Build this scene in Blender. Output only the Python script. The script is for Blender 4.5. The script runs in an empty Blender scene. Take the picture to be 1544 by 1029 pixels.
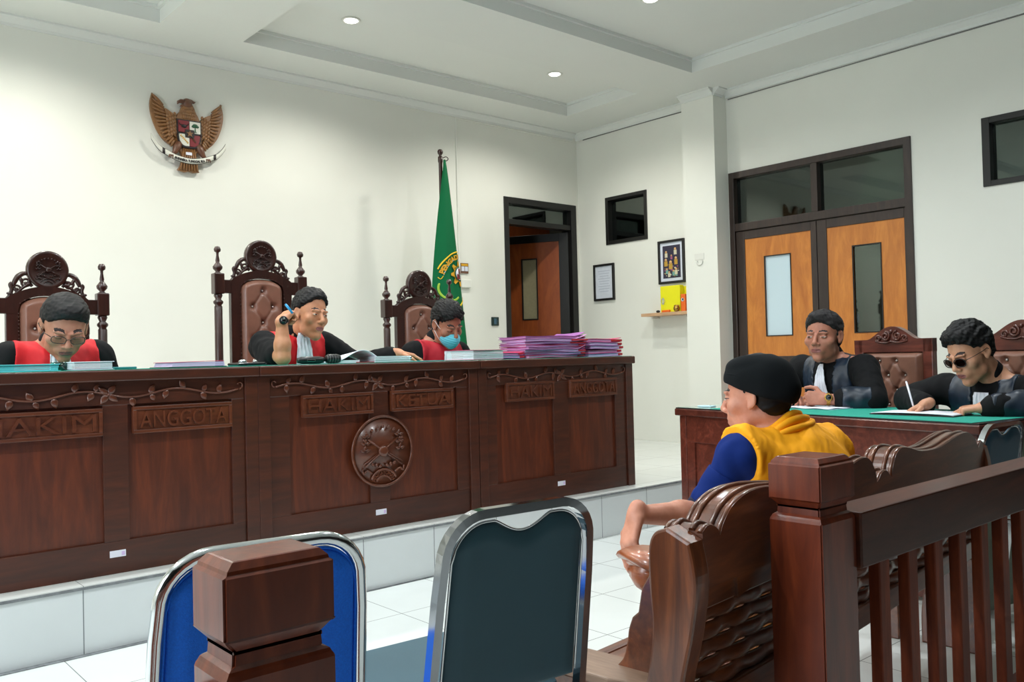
CAL=(1308.66,0.7145455,0.0186201,-0.0247213)
EXPOSURE=-0.08
import bpy, bmesh, math, random
import numpy as np
from mathutils import Vector, Matrix
random.seed(7); rng=np.random.RandomState(5)
PI=math.pi
COL=bpy.context.scene.collection
def V(*a): return Vector(a)
# ------------------------------------------------------------------ materials
def lin(c):
    c=c/255.0
    return c/12.92 if c<=0.04045 else ((c+0.055)/1.055)**2.4
def rgb(r,g,b): return (lin(r),lin(g),lin(b),1.0)
def newmat(name):
    m=bpy.data.materials.new(name); m.use_nodes=True
    nt=m.node_tree; b=nt.nodes['Principled BSDF']; return m,nt,b
def setp(b,**k):
    for n,v in k.items():
        n=n.replace('_',' ')
        if n in b.inputs: b.inputs[n].default_value=v
def coords(nt,scale=(1,1,1),kind='Object',rot=(0,0,0)):
    tc=nt.nodes.new('ShaderNodeTexCoord'); mp=nt.nodes.new('ShaderNodeMapping')
    mp.inputs['Scale'].default_value=scale; mp.inputs['Rotation'].default_value=rot
    nt.links.new(tc.outputs[kind],mp.inputs['Vector']); return mp.outputs['Vector']
def noise(nt,vec,scale,detail=4,rough=.55,dist=0):
    n=nt.nodes.new('ShaderNodeTexNoise'); n.inputs['Scale'].default_value=scale
    n.inputs['Detail'].default_value=detail; n.inputs['Roughness'].default_value=rough
    n.inputs['Distortion'].default_value=dist
    nt.links.new(vec,n.inputs['Vector']); return n.outputs['Fac']
def ramp(nt,fac,stops):
    r=nt.nodes.new('ShaderNodeValToRGB'); e=r.color_ramp.elements
    while len(e)<len(stops): e.new(.5)
    for i,(p,c) in enumerate(stops): e[i].position=p; e[i].color=c
    nt.links.new(fac,r.inputs['Fac']); return r.outputs['Color']
def bump(nt,b,fac,strength=.2,dist=.01):
    n=nt.nodes.new('ShaderNodeBump'); n.inputs['Strength'].default_value=strength
    n.inputs['Distance'].default_value=dist
    nt.links.new(fac,n.inputs['Height']); nt.links.new(n.outputs['Normal'],b.inputs['Normal'])
def plain(name,c,rough=.5,metal=0,coat=0,spec=.5,bumps=None,var=None,sheen=0):
    m,nt,b=newmat(name)
    setp(b,Base_Color=rgb(*c),Roughness=rough,Metallic=metal)
    b.inputs['Coat Weight'].default_value=coat; b.inputs['Specular IOR Level'].default_value=spec
    b.inputs['Sheen Weight'].default_value=sheen
    v=None
    if var:
        v=coords(nt); f=noise(nt,v,var[0],4)
        a=[x*(1-var[1]) for x in rgb(*c)[:3]]+[1]; d=[min(1,x*(1+var[1])) for x in rgb(*c)[:3]]+[1]
        nt.links.new(ramp(nt,f,[(.3,a),(.7,d)]),b.inputs['Base Color'])
    if bumps:
        v=v or coords(nt); bump(nt,b,noise(nt,v,bumps[0],3),bumps[1],bumps[2])
    return m
def wood(name,dark,light,axis='z',rough=.32,coat=.35,sc=1.0,streak=9,spec=.5):
    m,nt,b=newmat(name)
    s={'x':(1.2,streak,streak),'y':(streak,1.2,streak),'z':(streak,streak,1.2)}[axis]
    v=coords(nt,tuple(a*sc for a in s))
    f=noise(nt,v,1.6,6,.6,1.4)
    g=noise(nt,v,7,3,.6,.3)
    mx=nt.nodes.new('ShaderNodeMath'); mx.operation='MULTIPLY_ADD'; mx.inputs[1].default_value=.35; 
    nt.links.new(g,mx.inputs[0]); nt.links.new(f,mx.inputs[2])
    mid=tuple((a+b2)/2 for a,b2 in zip(dark,light))
    nt.links.new(ramp(nt,mx.outputs[0],[(.42,rgb(*dark)),(.66,rgb(*mid)),(.86,rgb(*light))]),b.inputs['Base Color'])
    setp(b,Roughness=rough); b.inputs['Specular IOR Level'].default_value=spec; b.inputs['Coat Weight'].default_value=coat; b.inputs['Coat Roughness'].default_value=.18
    bump(nt,b,g,.06,.004)
    return m
def tile(name,c,grout,size,off,rough=.16,bw=.0035):
    m,nt,b=newmat(name)
    tc=nt.nodes.new('ShaderNodeTexCoord'); sp=nt.nodes.new('ShaderNodeSeparateXYZ')
    nt.links.new(tc.outputs['Object'],sp.inputs[0])
    outs=[]
    for ax,o in off.items():
        a=nt.nodes.new('ShaderNodeMath'); a.operation='SUBTRACT'; a.inputs[1].default_value=o-size/2-40*size
        nt.links.new(sp.outputs[ax],a.inputs[0])
        d=nt.nodes.new('ShaderNodeMath'); d.operation='MODULO'; d.inputs[1].default_value=size
        nt.links.new(a.outputs[0],d.inputs[0])
        s=nt.nodes.new('ShaderNodeMath'); s.operation='SUBTRACT'; s.inputs[1].default_value=size/2
        nt.links.new(d.outputs[0],s.inputs[0])
        ab=nt.nodes.new('ShaderNodeMath'); ab.operation='ABSOLUTE'; nt.links.new(s.outputs[0],ab.inputs[0])
        l=nt.nodes.new('ShaderNodeMath'); l.operation='LESS_THAN'; l.inputs[1].default_value=bw/2
        nt.links.new(ab.outputs[0],l.inputs[0]); outs.append(l.outputs[0])
    o=outs[0]
    if len(outs)>1:
        mxx=nt.nodes.new('ShaderNodeMath'); mxx.operation='MAXIMUM'
        nt.links.new(outs[0],mxx.inputs[0]); nt.links.new(outs[1],mxx.inputs[1]); o=mxx.outputs[0]
    v=coords(nt); f=noise(nt,v,2.2,4)
    base=ramp(nt,f,[(.3,rgb(*[x-7 for x in c])),(.7,rgb(*c))])
    mix=nt.nodes.new('ShaderNodeMix'); mix.data_type='RGBA'
    nt.links.new(o,mix.inputs[0]); nt.links.new(base,mix.inputs[6]); mix.inputs[7].default_value=rgb(*grout)
    nt.links.new(mix.outputs[2],b.inputs['Base Color']); setp(b,Roughness=rough)
    return m
def emit(name,c,s):
    m,nt,b=newmat(name); setp(b,Base_Color=rgb(*c)); b.inputs['Emission Color'].default_value=rgb(*c); b.inputs['Emission Strength'].default_value=s; return m
M={}
M['wall']=plain('wall_paint',(230,231,222),.7,spec=.25,var=(1.1,.03),bumps=(60,.05,.002))
M['ceil']=plain('ceiling_paint',(222,225,220),.8,spec=.2,var=(.8,.02))
M['floor']=tile('floor_tile',(228,233,230),(128,132,130),.4,{'X':.03,'Y':.29})
M['dais']=tile('dais_tile',(228,231,226),(150,152,148),.4,{'X':.103,'Y':.0},bw=.003)
M['riser']=tile('riser_tile',(218,224,224),(120,128,130),.4,{'X':.103},rough=.22,bw=.004)
M['grout']=plain('grey_grout',(120,124,126),.9,var=(30,.3))
M['deskw']=wood('mahogany_front',(62,24,9),(98,42,17),'z',.42,.2)
M['deskd']=wood('mahogany_frame',(50,22,11),(80,36,18),'x',.42,.2)
M['carve']=wood('carved_mahogany',(72,33,17),(104,54,32),'x',.34,.35)
M['chairw']=wood('dark_chair_wood',(34,15,10),(58,27,19),'z',.32,.4)
M['proc']=wood('reddish_desk_wood',(66,26,16),(112,54,40),'x',.32,.4)
M['procd']=wood('reddish_desk_edge',(60,24,16),(100,50,38),'x',.3,.4)
M['post']=wood('glossy_post_wood',(76,27,12),(128,56,28),'z',.32,.25,streak=7,spec=.35)
M['rail']=wood('railing_wood',(52,22,12),(86,42,26),'x',.42,.08,spec=.25)
M['balus']=wood('baluster_wood',(78,30,14),(136,62,34),'z',.5,.0,spec=.2)
M['bench']=wood('bench_wood',(62,28,12),(122,66,34),'x',.3,.6)
M['benchl']=wood('bench_side_wood',(70,32,14),(140,76,38),'z',.3,.5)
M['arm']=wood('light_armrest_wood',(120,58,26),(176,98,56),'y',.35,.4)
M['board']=wood('worn_board_wood',(112,86,68),(152,124,102),'y',.5,.2)
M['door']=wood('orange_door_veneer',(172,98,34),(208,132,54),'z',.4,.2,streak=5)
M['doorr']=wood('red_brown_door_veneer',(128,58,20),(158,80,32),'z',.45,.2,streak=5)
M['dframe']=wood('dark_door_frame',(34,22,18),(56,40,32),'z',.45,.2)
M['black']=plain('black_frame',(22,21,20),.4)
M['leather']=plain('brown_leather',(122,82,66),.42,coat=.15,var=(14,.12),bumps=(160,.12,.002))
M['stud']=plain('bright_button',(235,232,226),.12,metal=.6)
M['nail']=plain('leather_nail',(60,30,22),.4)
M['chrome']=plain('chrome',(215,218,220),.12,metal=1)
M['chromed']=plain('dark_reflection_chrome',(150,152,156),.1,metal=1)  # darker copy of the chrome, dim reflections put into its colour
M['blue']=plain('blue_fabric',(20,118,255),.85,bumps=(700,.35,.002),var=(300,.15))
M['teal']=plain('dark_teal_vinyl',(46,80,92),.6,var=(5,.08),bumps=(500,.15,.001))
M['slate']=plain('slate_teal_vinyl',(56,92,112),.5,var=(5,.08),bumps=(500,.15,.001))
M['cloth']=plain('green_tablecloth',(16,152,132),.75,var=(260,.18),bumps=(400,.3,.002))
M['glasst']=plain('pale_reflecting_glass',(150,175,160),.1,spec=.8)  # the wall reflected in the glass is put into this pale colour
M['oliv']=plain('grey_green_laminate',(112,126,104),.35,var=(200,.12))
M['red']=plain('red_cloth',(206,10,24),.7,var=(9,.14))
M['crimson']=plain('crimson_cloth',(176,14,36),.7,var=(9,.14))
M['robe']=plain('black_cloth',(9,10,13),.85,spec=.25,bumps=(220,.15,.002))
M['satin']=plain('navy_satin',(20,34,50),.42,var=(22,.4))
M['white']=plain('white_cloth',(226,228,238),.7)
M['paper']=plain('white_paper',(226,228,236),.7)
M['paperc']=plain('page_edges',(212,212,220),.8,bumps=(0.1,0,0),var=(60,.06))
M['pink']=plain('pink_folder',(206,150,196),.55,var=(20,.08))
M['pinkr']=plain('red_pink_folder',(196,62,104),.55,var=(20,.1))
M['purple']=plain('purple_folder',(150,84,156),.55,var=(20,.1))
M['redf']=plain('red_folder_tab',(178,30,44),.5)
M['lilac']=plain('lilac_folder',(206,184,226),.6,var=(24,.05))
M['cyan']=plain('cyan_folder',(96,200,208),.5,var=(10,.08))
M['cyanw']=plain('pale_blue_paper',(188,220,234),.6)
M['penblue']=plain('pen_blue',(40,160,220),.35)
M['tealp']=plain('teal_pad',(44,128,132),.4)
M['orange']=plain('orange_vest_cloth',(255,172,0),.8,bumps=(160,.12,.002))
M['orange2']=plain('orange_trim',(240,120,20),.75)
M['navy']=plain('navy_polo',(6,36,104),.9,spec=.25,bumps=(260,.15,.002))
M['navyd']=plain('dark_navy_hem',(10,20,50),.85)
M['cap']=plain('black_cap_felt',(10,15,18),.9,spec=.2,bumps=(200,.1,.002))
M['trouser']=plain('dark_trousers',(30,32,40),.85)
M['hair']=plain('black_hair',(12,11,12),.62,spec=.3,bumps=(150,.25,.002))
M['hairg']=plain('greying_hair',(36,34,35),.65,spec=.3,bumps=(150,.25,.002),var=(60,.4))
def skin(name,c):
    m,nt,b=newmat(name)
    v=coords(nt); f=noise(nt,v,24,4)
    c2=(c[0]*.9,c[1]*.84,c[2]*.8)
    nt.links.new(ramp(nt,f,[(.3,rgb(*c2)),(.7,rgb(*c))]),b.inputs['Base Color'])
    setp(b,Roughness=.5); b.inputs['Subsurface Weight'].default_value=.08; b.inputs['Subsurface Radius'].default_value=(.01,.004,.002)
    return m
M['skin1']=skin('skin_warm_brown',(186,128,104)); M['skin2']=skin('skin_tan',(198,140,104)); M['skin3']=skin('skin_brown',(170,112,88))
M['skin4']=skin('skin_ruddy_brown',(182,122,100)); M['skin5']=skin('skin_light_tan',(206,154,124)); M['skin6']=skin('skin_rosy_tan',(206,146,122))
M['lip']=plain('lip',(138,80,76),.45); M['eyew']=plain('eye_white',(206,200,192),.3); M['iris']=plain('iris',(24,14,10),.15)
M['brow']=plain('eyebrow',(38,26,24),.7); M['lash']=plain('lid_line',(58,34,28),.6)  # dark lash line drawn along the eyelid
M['specs']=plain('spectacle_frame',(48,24,18),.25,coat=.5); M['lensdark']=plain('clip_on_lens',(60,44,44),.1)
M['mask']=plain('light_blue_mask',(96,188,208),.75,bumps=(40,.2,.002))
M['watch']=plain('black_watch',(20,21,22),.3); M['gold']=plain('gold_watch',(180,140,70),.25,metal=.9)
M['flagg']=plain('green_flag_cloth',(0,100,58),.8,spec=.25)
M['flagr']=plain('red_flag_cloth',(150,20,26),.7); M['yellow']=plain('emblem_yellow',(232,200,40),.6); M['goldy']=plain('emblem_gold',(214,160,30),.6)
M['bronze']=plain('bronze_wood_emblem',(134,92,52),.4,coat=.3,var=(30,.2)); M['bronzed']=plain('dark_bronze_wood',(104,66,46),.4,coat=.3,var=(30,.2))
M['shw']=plain('shield_white',(222,222,210),.5); M['shk']=plain('shield_black',(28,18,20),.4); M['shr']=plain('shield_red',(122,24,34),.4); M['shg']=plain('tree_green',(20,80,50),.5)
M['frosted']=plain('frosted_pane',(150,142,112),.5,var=(40,.06))
M['brightpane']=plain('painted_bright_pane',(198,218,226),.18)  # opaque pale colour stands in for the brightness in this glass slit
M['shelf']=wood('pale_shelf_wood',(176,136,100),(206,168,130),'y',.5,.1)
M['yelf']=plain('yellow_file',(232,226,10),.5); M['orf']=plain('orange_file',(232,104,26),.5)
M['plastic']=plain('white_plastic',(222,222,214),.4); M['switch']=plain('dark_green_switch',(28,52,50),.35)
M['pic1']=plain('document_sheet',(214,220,230),.4,var=(22,.05)); M['mount']=plain('picture_mount',(216,222,234),.6)
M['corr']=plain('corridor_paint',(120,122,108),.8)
M['gallery']=plain('gallery_wall',(40,35,30),.8)  # dark colour given to the unseen rear walls to dim reflections on the rails
M['concrete']=plain('grey',(120,120,118),.8)
def glass(name,c,rough=.03,ior=2.1):
    m,nt,b=newmat(name)
    out=nt.nodes['Material Output']; tr=nt.nodes.new('ShaderNodeBsdfTransparent'); tr.inputs[0].default_value=rgb(*c)
    gl=nt.nodes.new('ShaderNodeBsdfGlossy'); gl.inputs['Roughness'].default_value=rough; gl.inputs['Color'].default_value=(.8,.9,.84,1)
    fr=nt.nodes.new('ShaderNodeFresnel'); fr.inputs[0].default_value=ior
    mx=nt.nodes.new('ShaderNodeMixShader'); nt.links.new(fr.outputs[0],mx.inputs[0]); nt.links.new(tr.outputs[0],mx.inputs[1]); nt.links.new(gl.outputs[0],mx.inputs[2])
    nt.links.new(mx.outputs[0],out.inputs['Surface']); return m
M['glass']=glass('tinted_glass',(110,128,116))
M['lens']=emit('downlight_lens',(255,255,250),9)
M['clearglass']=glass('drinking_glass',(170,210,205))
M['screen']=plain('glossy_screen',(12,14,18),.1,spec=.8)

# ------------------------------------------------------------------ mesh tools
class MB:
    def __init__(s): s.bm=bmesh.new(); s.mi=0
    def _f(s,fs,smooth=False):
        for f in fs: f.material_index=s.mi; f.smooth=smooth
    def box(s,a,b,bev=0,seg=2,rot=None,c=None):
        x0,y0,z0=a; x1,y1,z1=b
        tmp=bmesh.new()
        vs=[tmp.verts.new((x,y,z)) for z in (min(z0,z1),max(z0,z1)) for y in (min(y0,y1),max(y0,y1)) for x in (min(x0,x1),max(x0,x1))]
        for q in ((0,2,3,1),(4,5,7,6),(0,1,5,4),(2,6,7,3),(0,4,6,2),(1,3,7,5)): tmp.faces.new([vs[i] for i in q])
        if bev: bmesh.ops.bevel(tmp,geom=list(tmp.edges),offset=bev,segments=seg,affect='EDGES',profile=.5)
        if rot is not None:
            cc=Vector(c) if c is not None else Vector(((x0+x1)/2,(y0+y1)/2,(z0+z1)/2))
            bmesh.ops.transform(tmp,matrix=Matrix.Translation(cc)@rot.to_4x4()@Matrix.Translation(-cc),verts=tmp.verts)
        s.merge(tmp)
        return s
    def merge(s,tmp,M4=None,smooth=False):
        mp={}
        for v in tmp.verts: mp[v]=s.bm.verts.new(M4@v.co if M4 else v.co)
        for f in tmp.faces:
            try:
                g=s.bm.faces.new([mp[v] for v in f.verts]); g.material_index=s.mi; g.smooth=smooth or f.smooth
            except ValueError: pass
        tmp.free()
    def lathe(s,prof,c=(0,0,0),n=20,axis=None,smooth=True):
        # prof list of (r,h) along axis
        R=Matrix.Identity(3)
        if axis is not None: R=Vector((0,0,1)).rotation_difference(Vector(axis)).to_matrix()
        c=Vector(c); rings=[]
        for r,h in prof:
            if r<1e-6: rings.append([s.bm.verts.new(c+R@Vector((0,0,h)))])
            else: rings.append([s.bm.verts.new(c+R@Vector((r*math.cos(2*PI*i/n),r*math.sin(2*PI*i/n),h))) for i in range(n)])
        for A,B in zip(rings,rings[1:]):
            for i in range(n):
                j=(i+1)%n
                q=[A[i] if len(A)>1 else A[0],A[j] if len(A)>1 else None,B[j] if len(B)>1 else B[0],B[i] if len(B)>1 else None]
                q=[v for v in q if v is not None]
                if len(q)>=3:
                    f=s.bm.faces.new(q); f.material_index=s.mi; f.smooth=smooth
        for Rg,fl in ((rings[0],True),(rings[-1],False)):
            if len(Rg)>1:
                f=s.bm.faces.new(Rg[::-1] if fl else Rg); f.material_index=s.mi
        return s
    def ball(s,c,r,n=16):
        rr=(r,r,r) if isinstance(r,(int,float)) else r
        tmp=bmesh.new(); bmesh.ops.create_uvsphere(tmp,u_segments=n,v_segments=max(6,n//2+2),radius=1)
        s.merge(tmp,Matrix.Translation(Vector(c))@Matrix.Diagonal((*rr,1)),smooth=True); return s
    def blob(s,c,r,R):
        tmp=bmesh.new(); bmesh.ops.create_uvsphere(tmp,u_segments=10,v_segments=7,radius=1)
        s.merge(tmp,Matrix.Translation(Vector(c))@R.to_4x4()@Matrix.Diagonal((*r,1)),smooth=True); return s
    def tube(s,pts,r,n=8,closed=False,flat=None,cap=True,up=None,ph=0):
        # sweep; r float or list; flat=(w,h) elliptical scaling
        pts=[Vector(p) for p in pts]; N=len(pts)
        rs=[r]*N if isinstance(r,(int,float)) else list(r)
        rings=[]; prev=None
        for i,p in enumerate(pts):
            if closed: t=(pts[(i+1)%N]-pts[i-1])
            else: t=pts[min(i+1,N-1)]-pts[max(i-1,0)]
            t.normalize()
            if prev is None:
                a=Vector(up) if up else (Vector((0,0,1)) if abs(t.z)<.9 else Vector((0,1,0)))
            else: a=prev
            if up: a=Vector(up)
            b=t.cross(a)
            if b.length<1e-5: b=t.orthogonal()
            b.normalize(); a=b.cross(t).normalized(); prev=a
            fw,fh=flat if flat else (1,1)
            rings.append([s.bm.verts.new(p+(b*math.cos(2*PI*k/n+ph)*fw+a*math.sin(2*PI*k/n+ph)*fh)*rs[i]) for k in range(n)])
        m=N if closed else N-1
        for i in range(m):
            A=rings[i]; B=rings[(i+1)%N]
            for k in range(n):
                f=s.bm.faces.new((A[k],A[(k+1)%n],B[(k+1)%n],B[k])); f.smooth=True; f.material_index=s.mi
        if not closed and cap:
            for Rg in (rings[0][::-1],rings[-1]):
                f=s.bm.faces.new(Rg); f.material_index=s.mi
        return s
    def prism(s,poly,o,u,v,w,th,bev=0,smooth=False):
        # polygon (2d list) in plane origin o axes u,v ; extruded th along w
        o,u,v,w=map(Vector,(o,u,v,w)); tmp=bmesh.new()
        a=[tmp.verts.new(o+u*p[0]+v*p[1]) for p in poly]; b=[tmp.verts.new(o+u*p[0]+v*p[1]+w*th) for p in poly]
        n=len(poly); A=tmp.faces.new(a); B=tmp.faces.new(b[::-1]); es=[]
        for i in range(n):
            f=tmp.faces.new((a[(i+1)%n],a[i],b[i],b[(i+1)%n])); f.smooth=smooth
        bmesh.ops.recalc_face_normals(tmp,faces=tmp.faces)
        if bev:
            ed=[e for e in tmp.edges if (A in e.link_faces or B in e.link_faces)]
            bmesh.ops.bevel(tmp,geom=ed,offset=bev,segments=2,affect='EDGES',profile=.5)
        s.merge(tmp); return s
    def grid(s,fn,nu,nv,smooth=True,th=0):
        g=[[s.bm.verts.new(fn(i/nu,j/nv)) for i in range(nu+1)] for j in range(nv+1)]
        for j in range(nv):
            for i in range(nu):
                f=s.bm.faces.new((g[j][i],g[j][i+1],g[j+1][i+1],g[j+1][i])); f.smooth=smooth; f.material_index=s.mi
        return s
    def mi_(s,i): s.mi=i; return s
    def build(s,name,mats,parent=None,label=None,origin=None,solid=0,M4=None):
        me=bpy.data.meshes.new(name)
        if origin is not None: bmesh.ops.translate(s.bm,verts=s.bm.verts,vec=-Vector(origin))
        bmesh.ops.recalc_face_normals(s.bm,faces=s.bm.faces)
        s.bm.to_mesh(me); s.bm.free()
        return link(name,me,mats,parent,label,origin,solid)
def link(name,me,mats,parent=None,label=None,origin=None,solid=0):
    o=bpy.data.objects.new(name,me); COL.objects.link(o)
    for m in (mats if isinstance(mats,(list,tuple)) else [mats]): me.materials.append(M[m] if isinstance(m,str) else m)
    if origin is not None: o.location=origin
    if parent is not None:
        o.parent=parent
        if origin is not None: o.location=Vector(origin)
    if label: o['label']=label
    if solid:
        md=o.modifiers.new('thick','SOLIDIFY'); md.thickness=solid; md.offset=0
    return o
def thing(name,label,cat,loc=(0,0,0),rz=0,group=None):
    o=bpy.data.objects.new(name,None); COL.objects.link(o); o.location=loc; o.rotation_euler=(0,0,rz)
    o.empty_display_size=.1
    return tag(o,label,cat,group)
def tag(o,label,cat,group=None,kind=None):
    o['label']=label; o['category']=cat
    if group: o['group']=group
    if kind: o['kind']=kind
    return o
def struct(o): o['kind']='structure'; return o
def dup(root,loc,rz,label,group=None):
    r=root.copy(); COL.objects.link(r); r.location=loc; r.rotation_euler=(0,0,rz); r['label']=label
    if group: r['group']=group
    for ch in list(root.children):
        c=ch.copy(); COL.objects.link(c); c.parent=r
        for g in ch.children:
            d=g.copy(); COL.objects.link(d); d.parent=c
    return r
def text_mesh(body,size,depth,offset=.0,spacing=1.0):
    cu=bpy.data.curves.new('t','FONT'); cu.body=body; cu.size=size; cu.extrude=depth/2; cu.offset=offset
    cu.align_x='CENTER'; cu.align_y='CENTER'; cu.space_character=spacing; cu.resolution_u=3
    ob=bpy.data.objects.new('t',cu); COL.objects.link(ob)
    bpy.context.view_layer.update()
    me=bpy.data.meshes.new_from_object(ob.evaluated_get(bpy.context.evaluated_depsgraph_get()))
    bpy.data.objects.remove(ob); bpy.data.curves.remove(cu)
    bm=bmesh.new(); bm.from_mesh(me); bpy.data.meshes.remove(me); return bm
def add_text(mb,body,size,depth,o,u,v,w,offset=0,spacing=1.0,fit=None,arc=None):
    """letters on plane o,u,v facing w; fit=(width,height) scales; arc=(radius,sign) bends"""
    bm=text_mesh(body,size,depth,offset,spacing)
    xs=[q.co.x for q in bm.verts]; ys=[q.co.y for q in bm.verts]
    sx=sy=1
    if fit: sx=fit[0]/(max(xs)-min(xs)); sy=fit[1]/(max(ys)-min(ys))
    cx=(max(xs)+min(xs))/2; cy=(max(ys)+min(ys))/2
    o,u,v,w=map(Vector,(o,u,v,w))
    for q in bm.verts:
        x=(q.co.x-cx)*sx; y=(q.co.y-cy)*sy
        if arc:
            r,sg=arc; a=x/r
            x2=(r+sg*y)*math.sin(a); y2=sg*((r+sg*y)*math.cos(a)-r); x,y=x2,y2
        q.co=o+u*x+v*y+w*(q.co.z+depth/2)
    mb.merge(bm)
def arcpts(c,r,a0,a1,n,u=(1,0,0),v=(0,0,1)):
    c,u,v=map(Vector,(c,u,v))
    return [c+u*r*math.cos(a0+(a1-a0)*i/n)+v*r*math.sin(a0+(a1-a0)*i/n) for i in range(n+1)]
def smoothpts(P,n=6):
    P=[Vector(p) for p in P]; out=[]
    for i in range(len(P)-1):
        p0=P[max(i-1,0)];p1=P[i];p2=P[i+1];p3=P[min(i+2,len(P)-1)]
        for k in range(n):
            t=k/n; out.append(.5*((2*p1)+(-p0+p2)*t+(2*p0-5*p1+4*p2-p3)*t*t+(-p0+3*p1-3*p2+p3)*t**3))
    out.append(P[-1]); return out
def smooth2(P,n=6): return [(p.x,p.y) for p in smoothpts([(a,b,0) for a,b in P],n)]
def spiral(c,r0,r1,a0,turns,n,u=(1,0,0),v=(0,0,1)):
    c,u,v=map(Vector,(c,u,v)); out=[]
    for i in range(n+1):
        t=i/n; r=r0+(r1-r0)*t; a=a0+turns*2*PI*t; out.append(c+u*r*math.cos(a)+v*r*math.sin(a))
    return out

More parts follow.
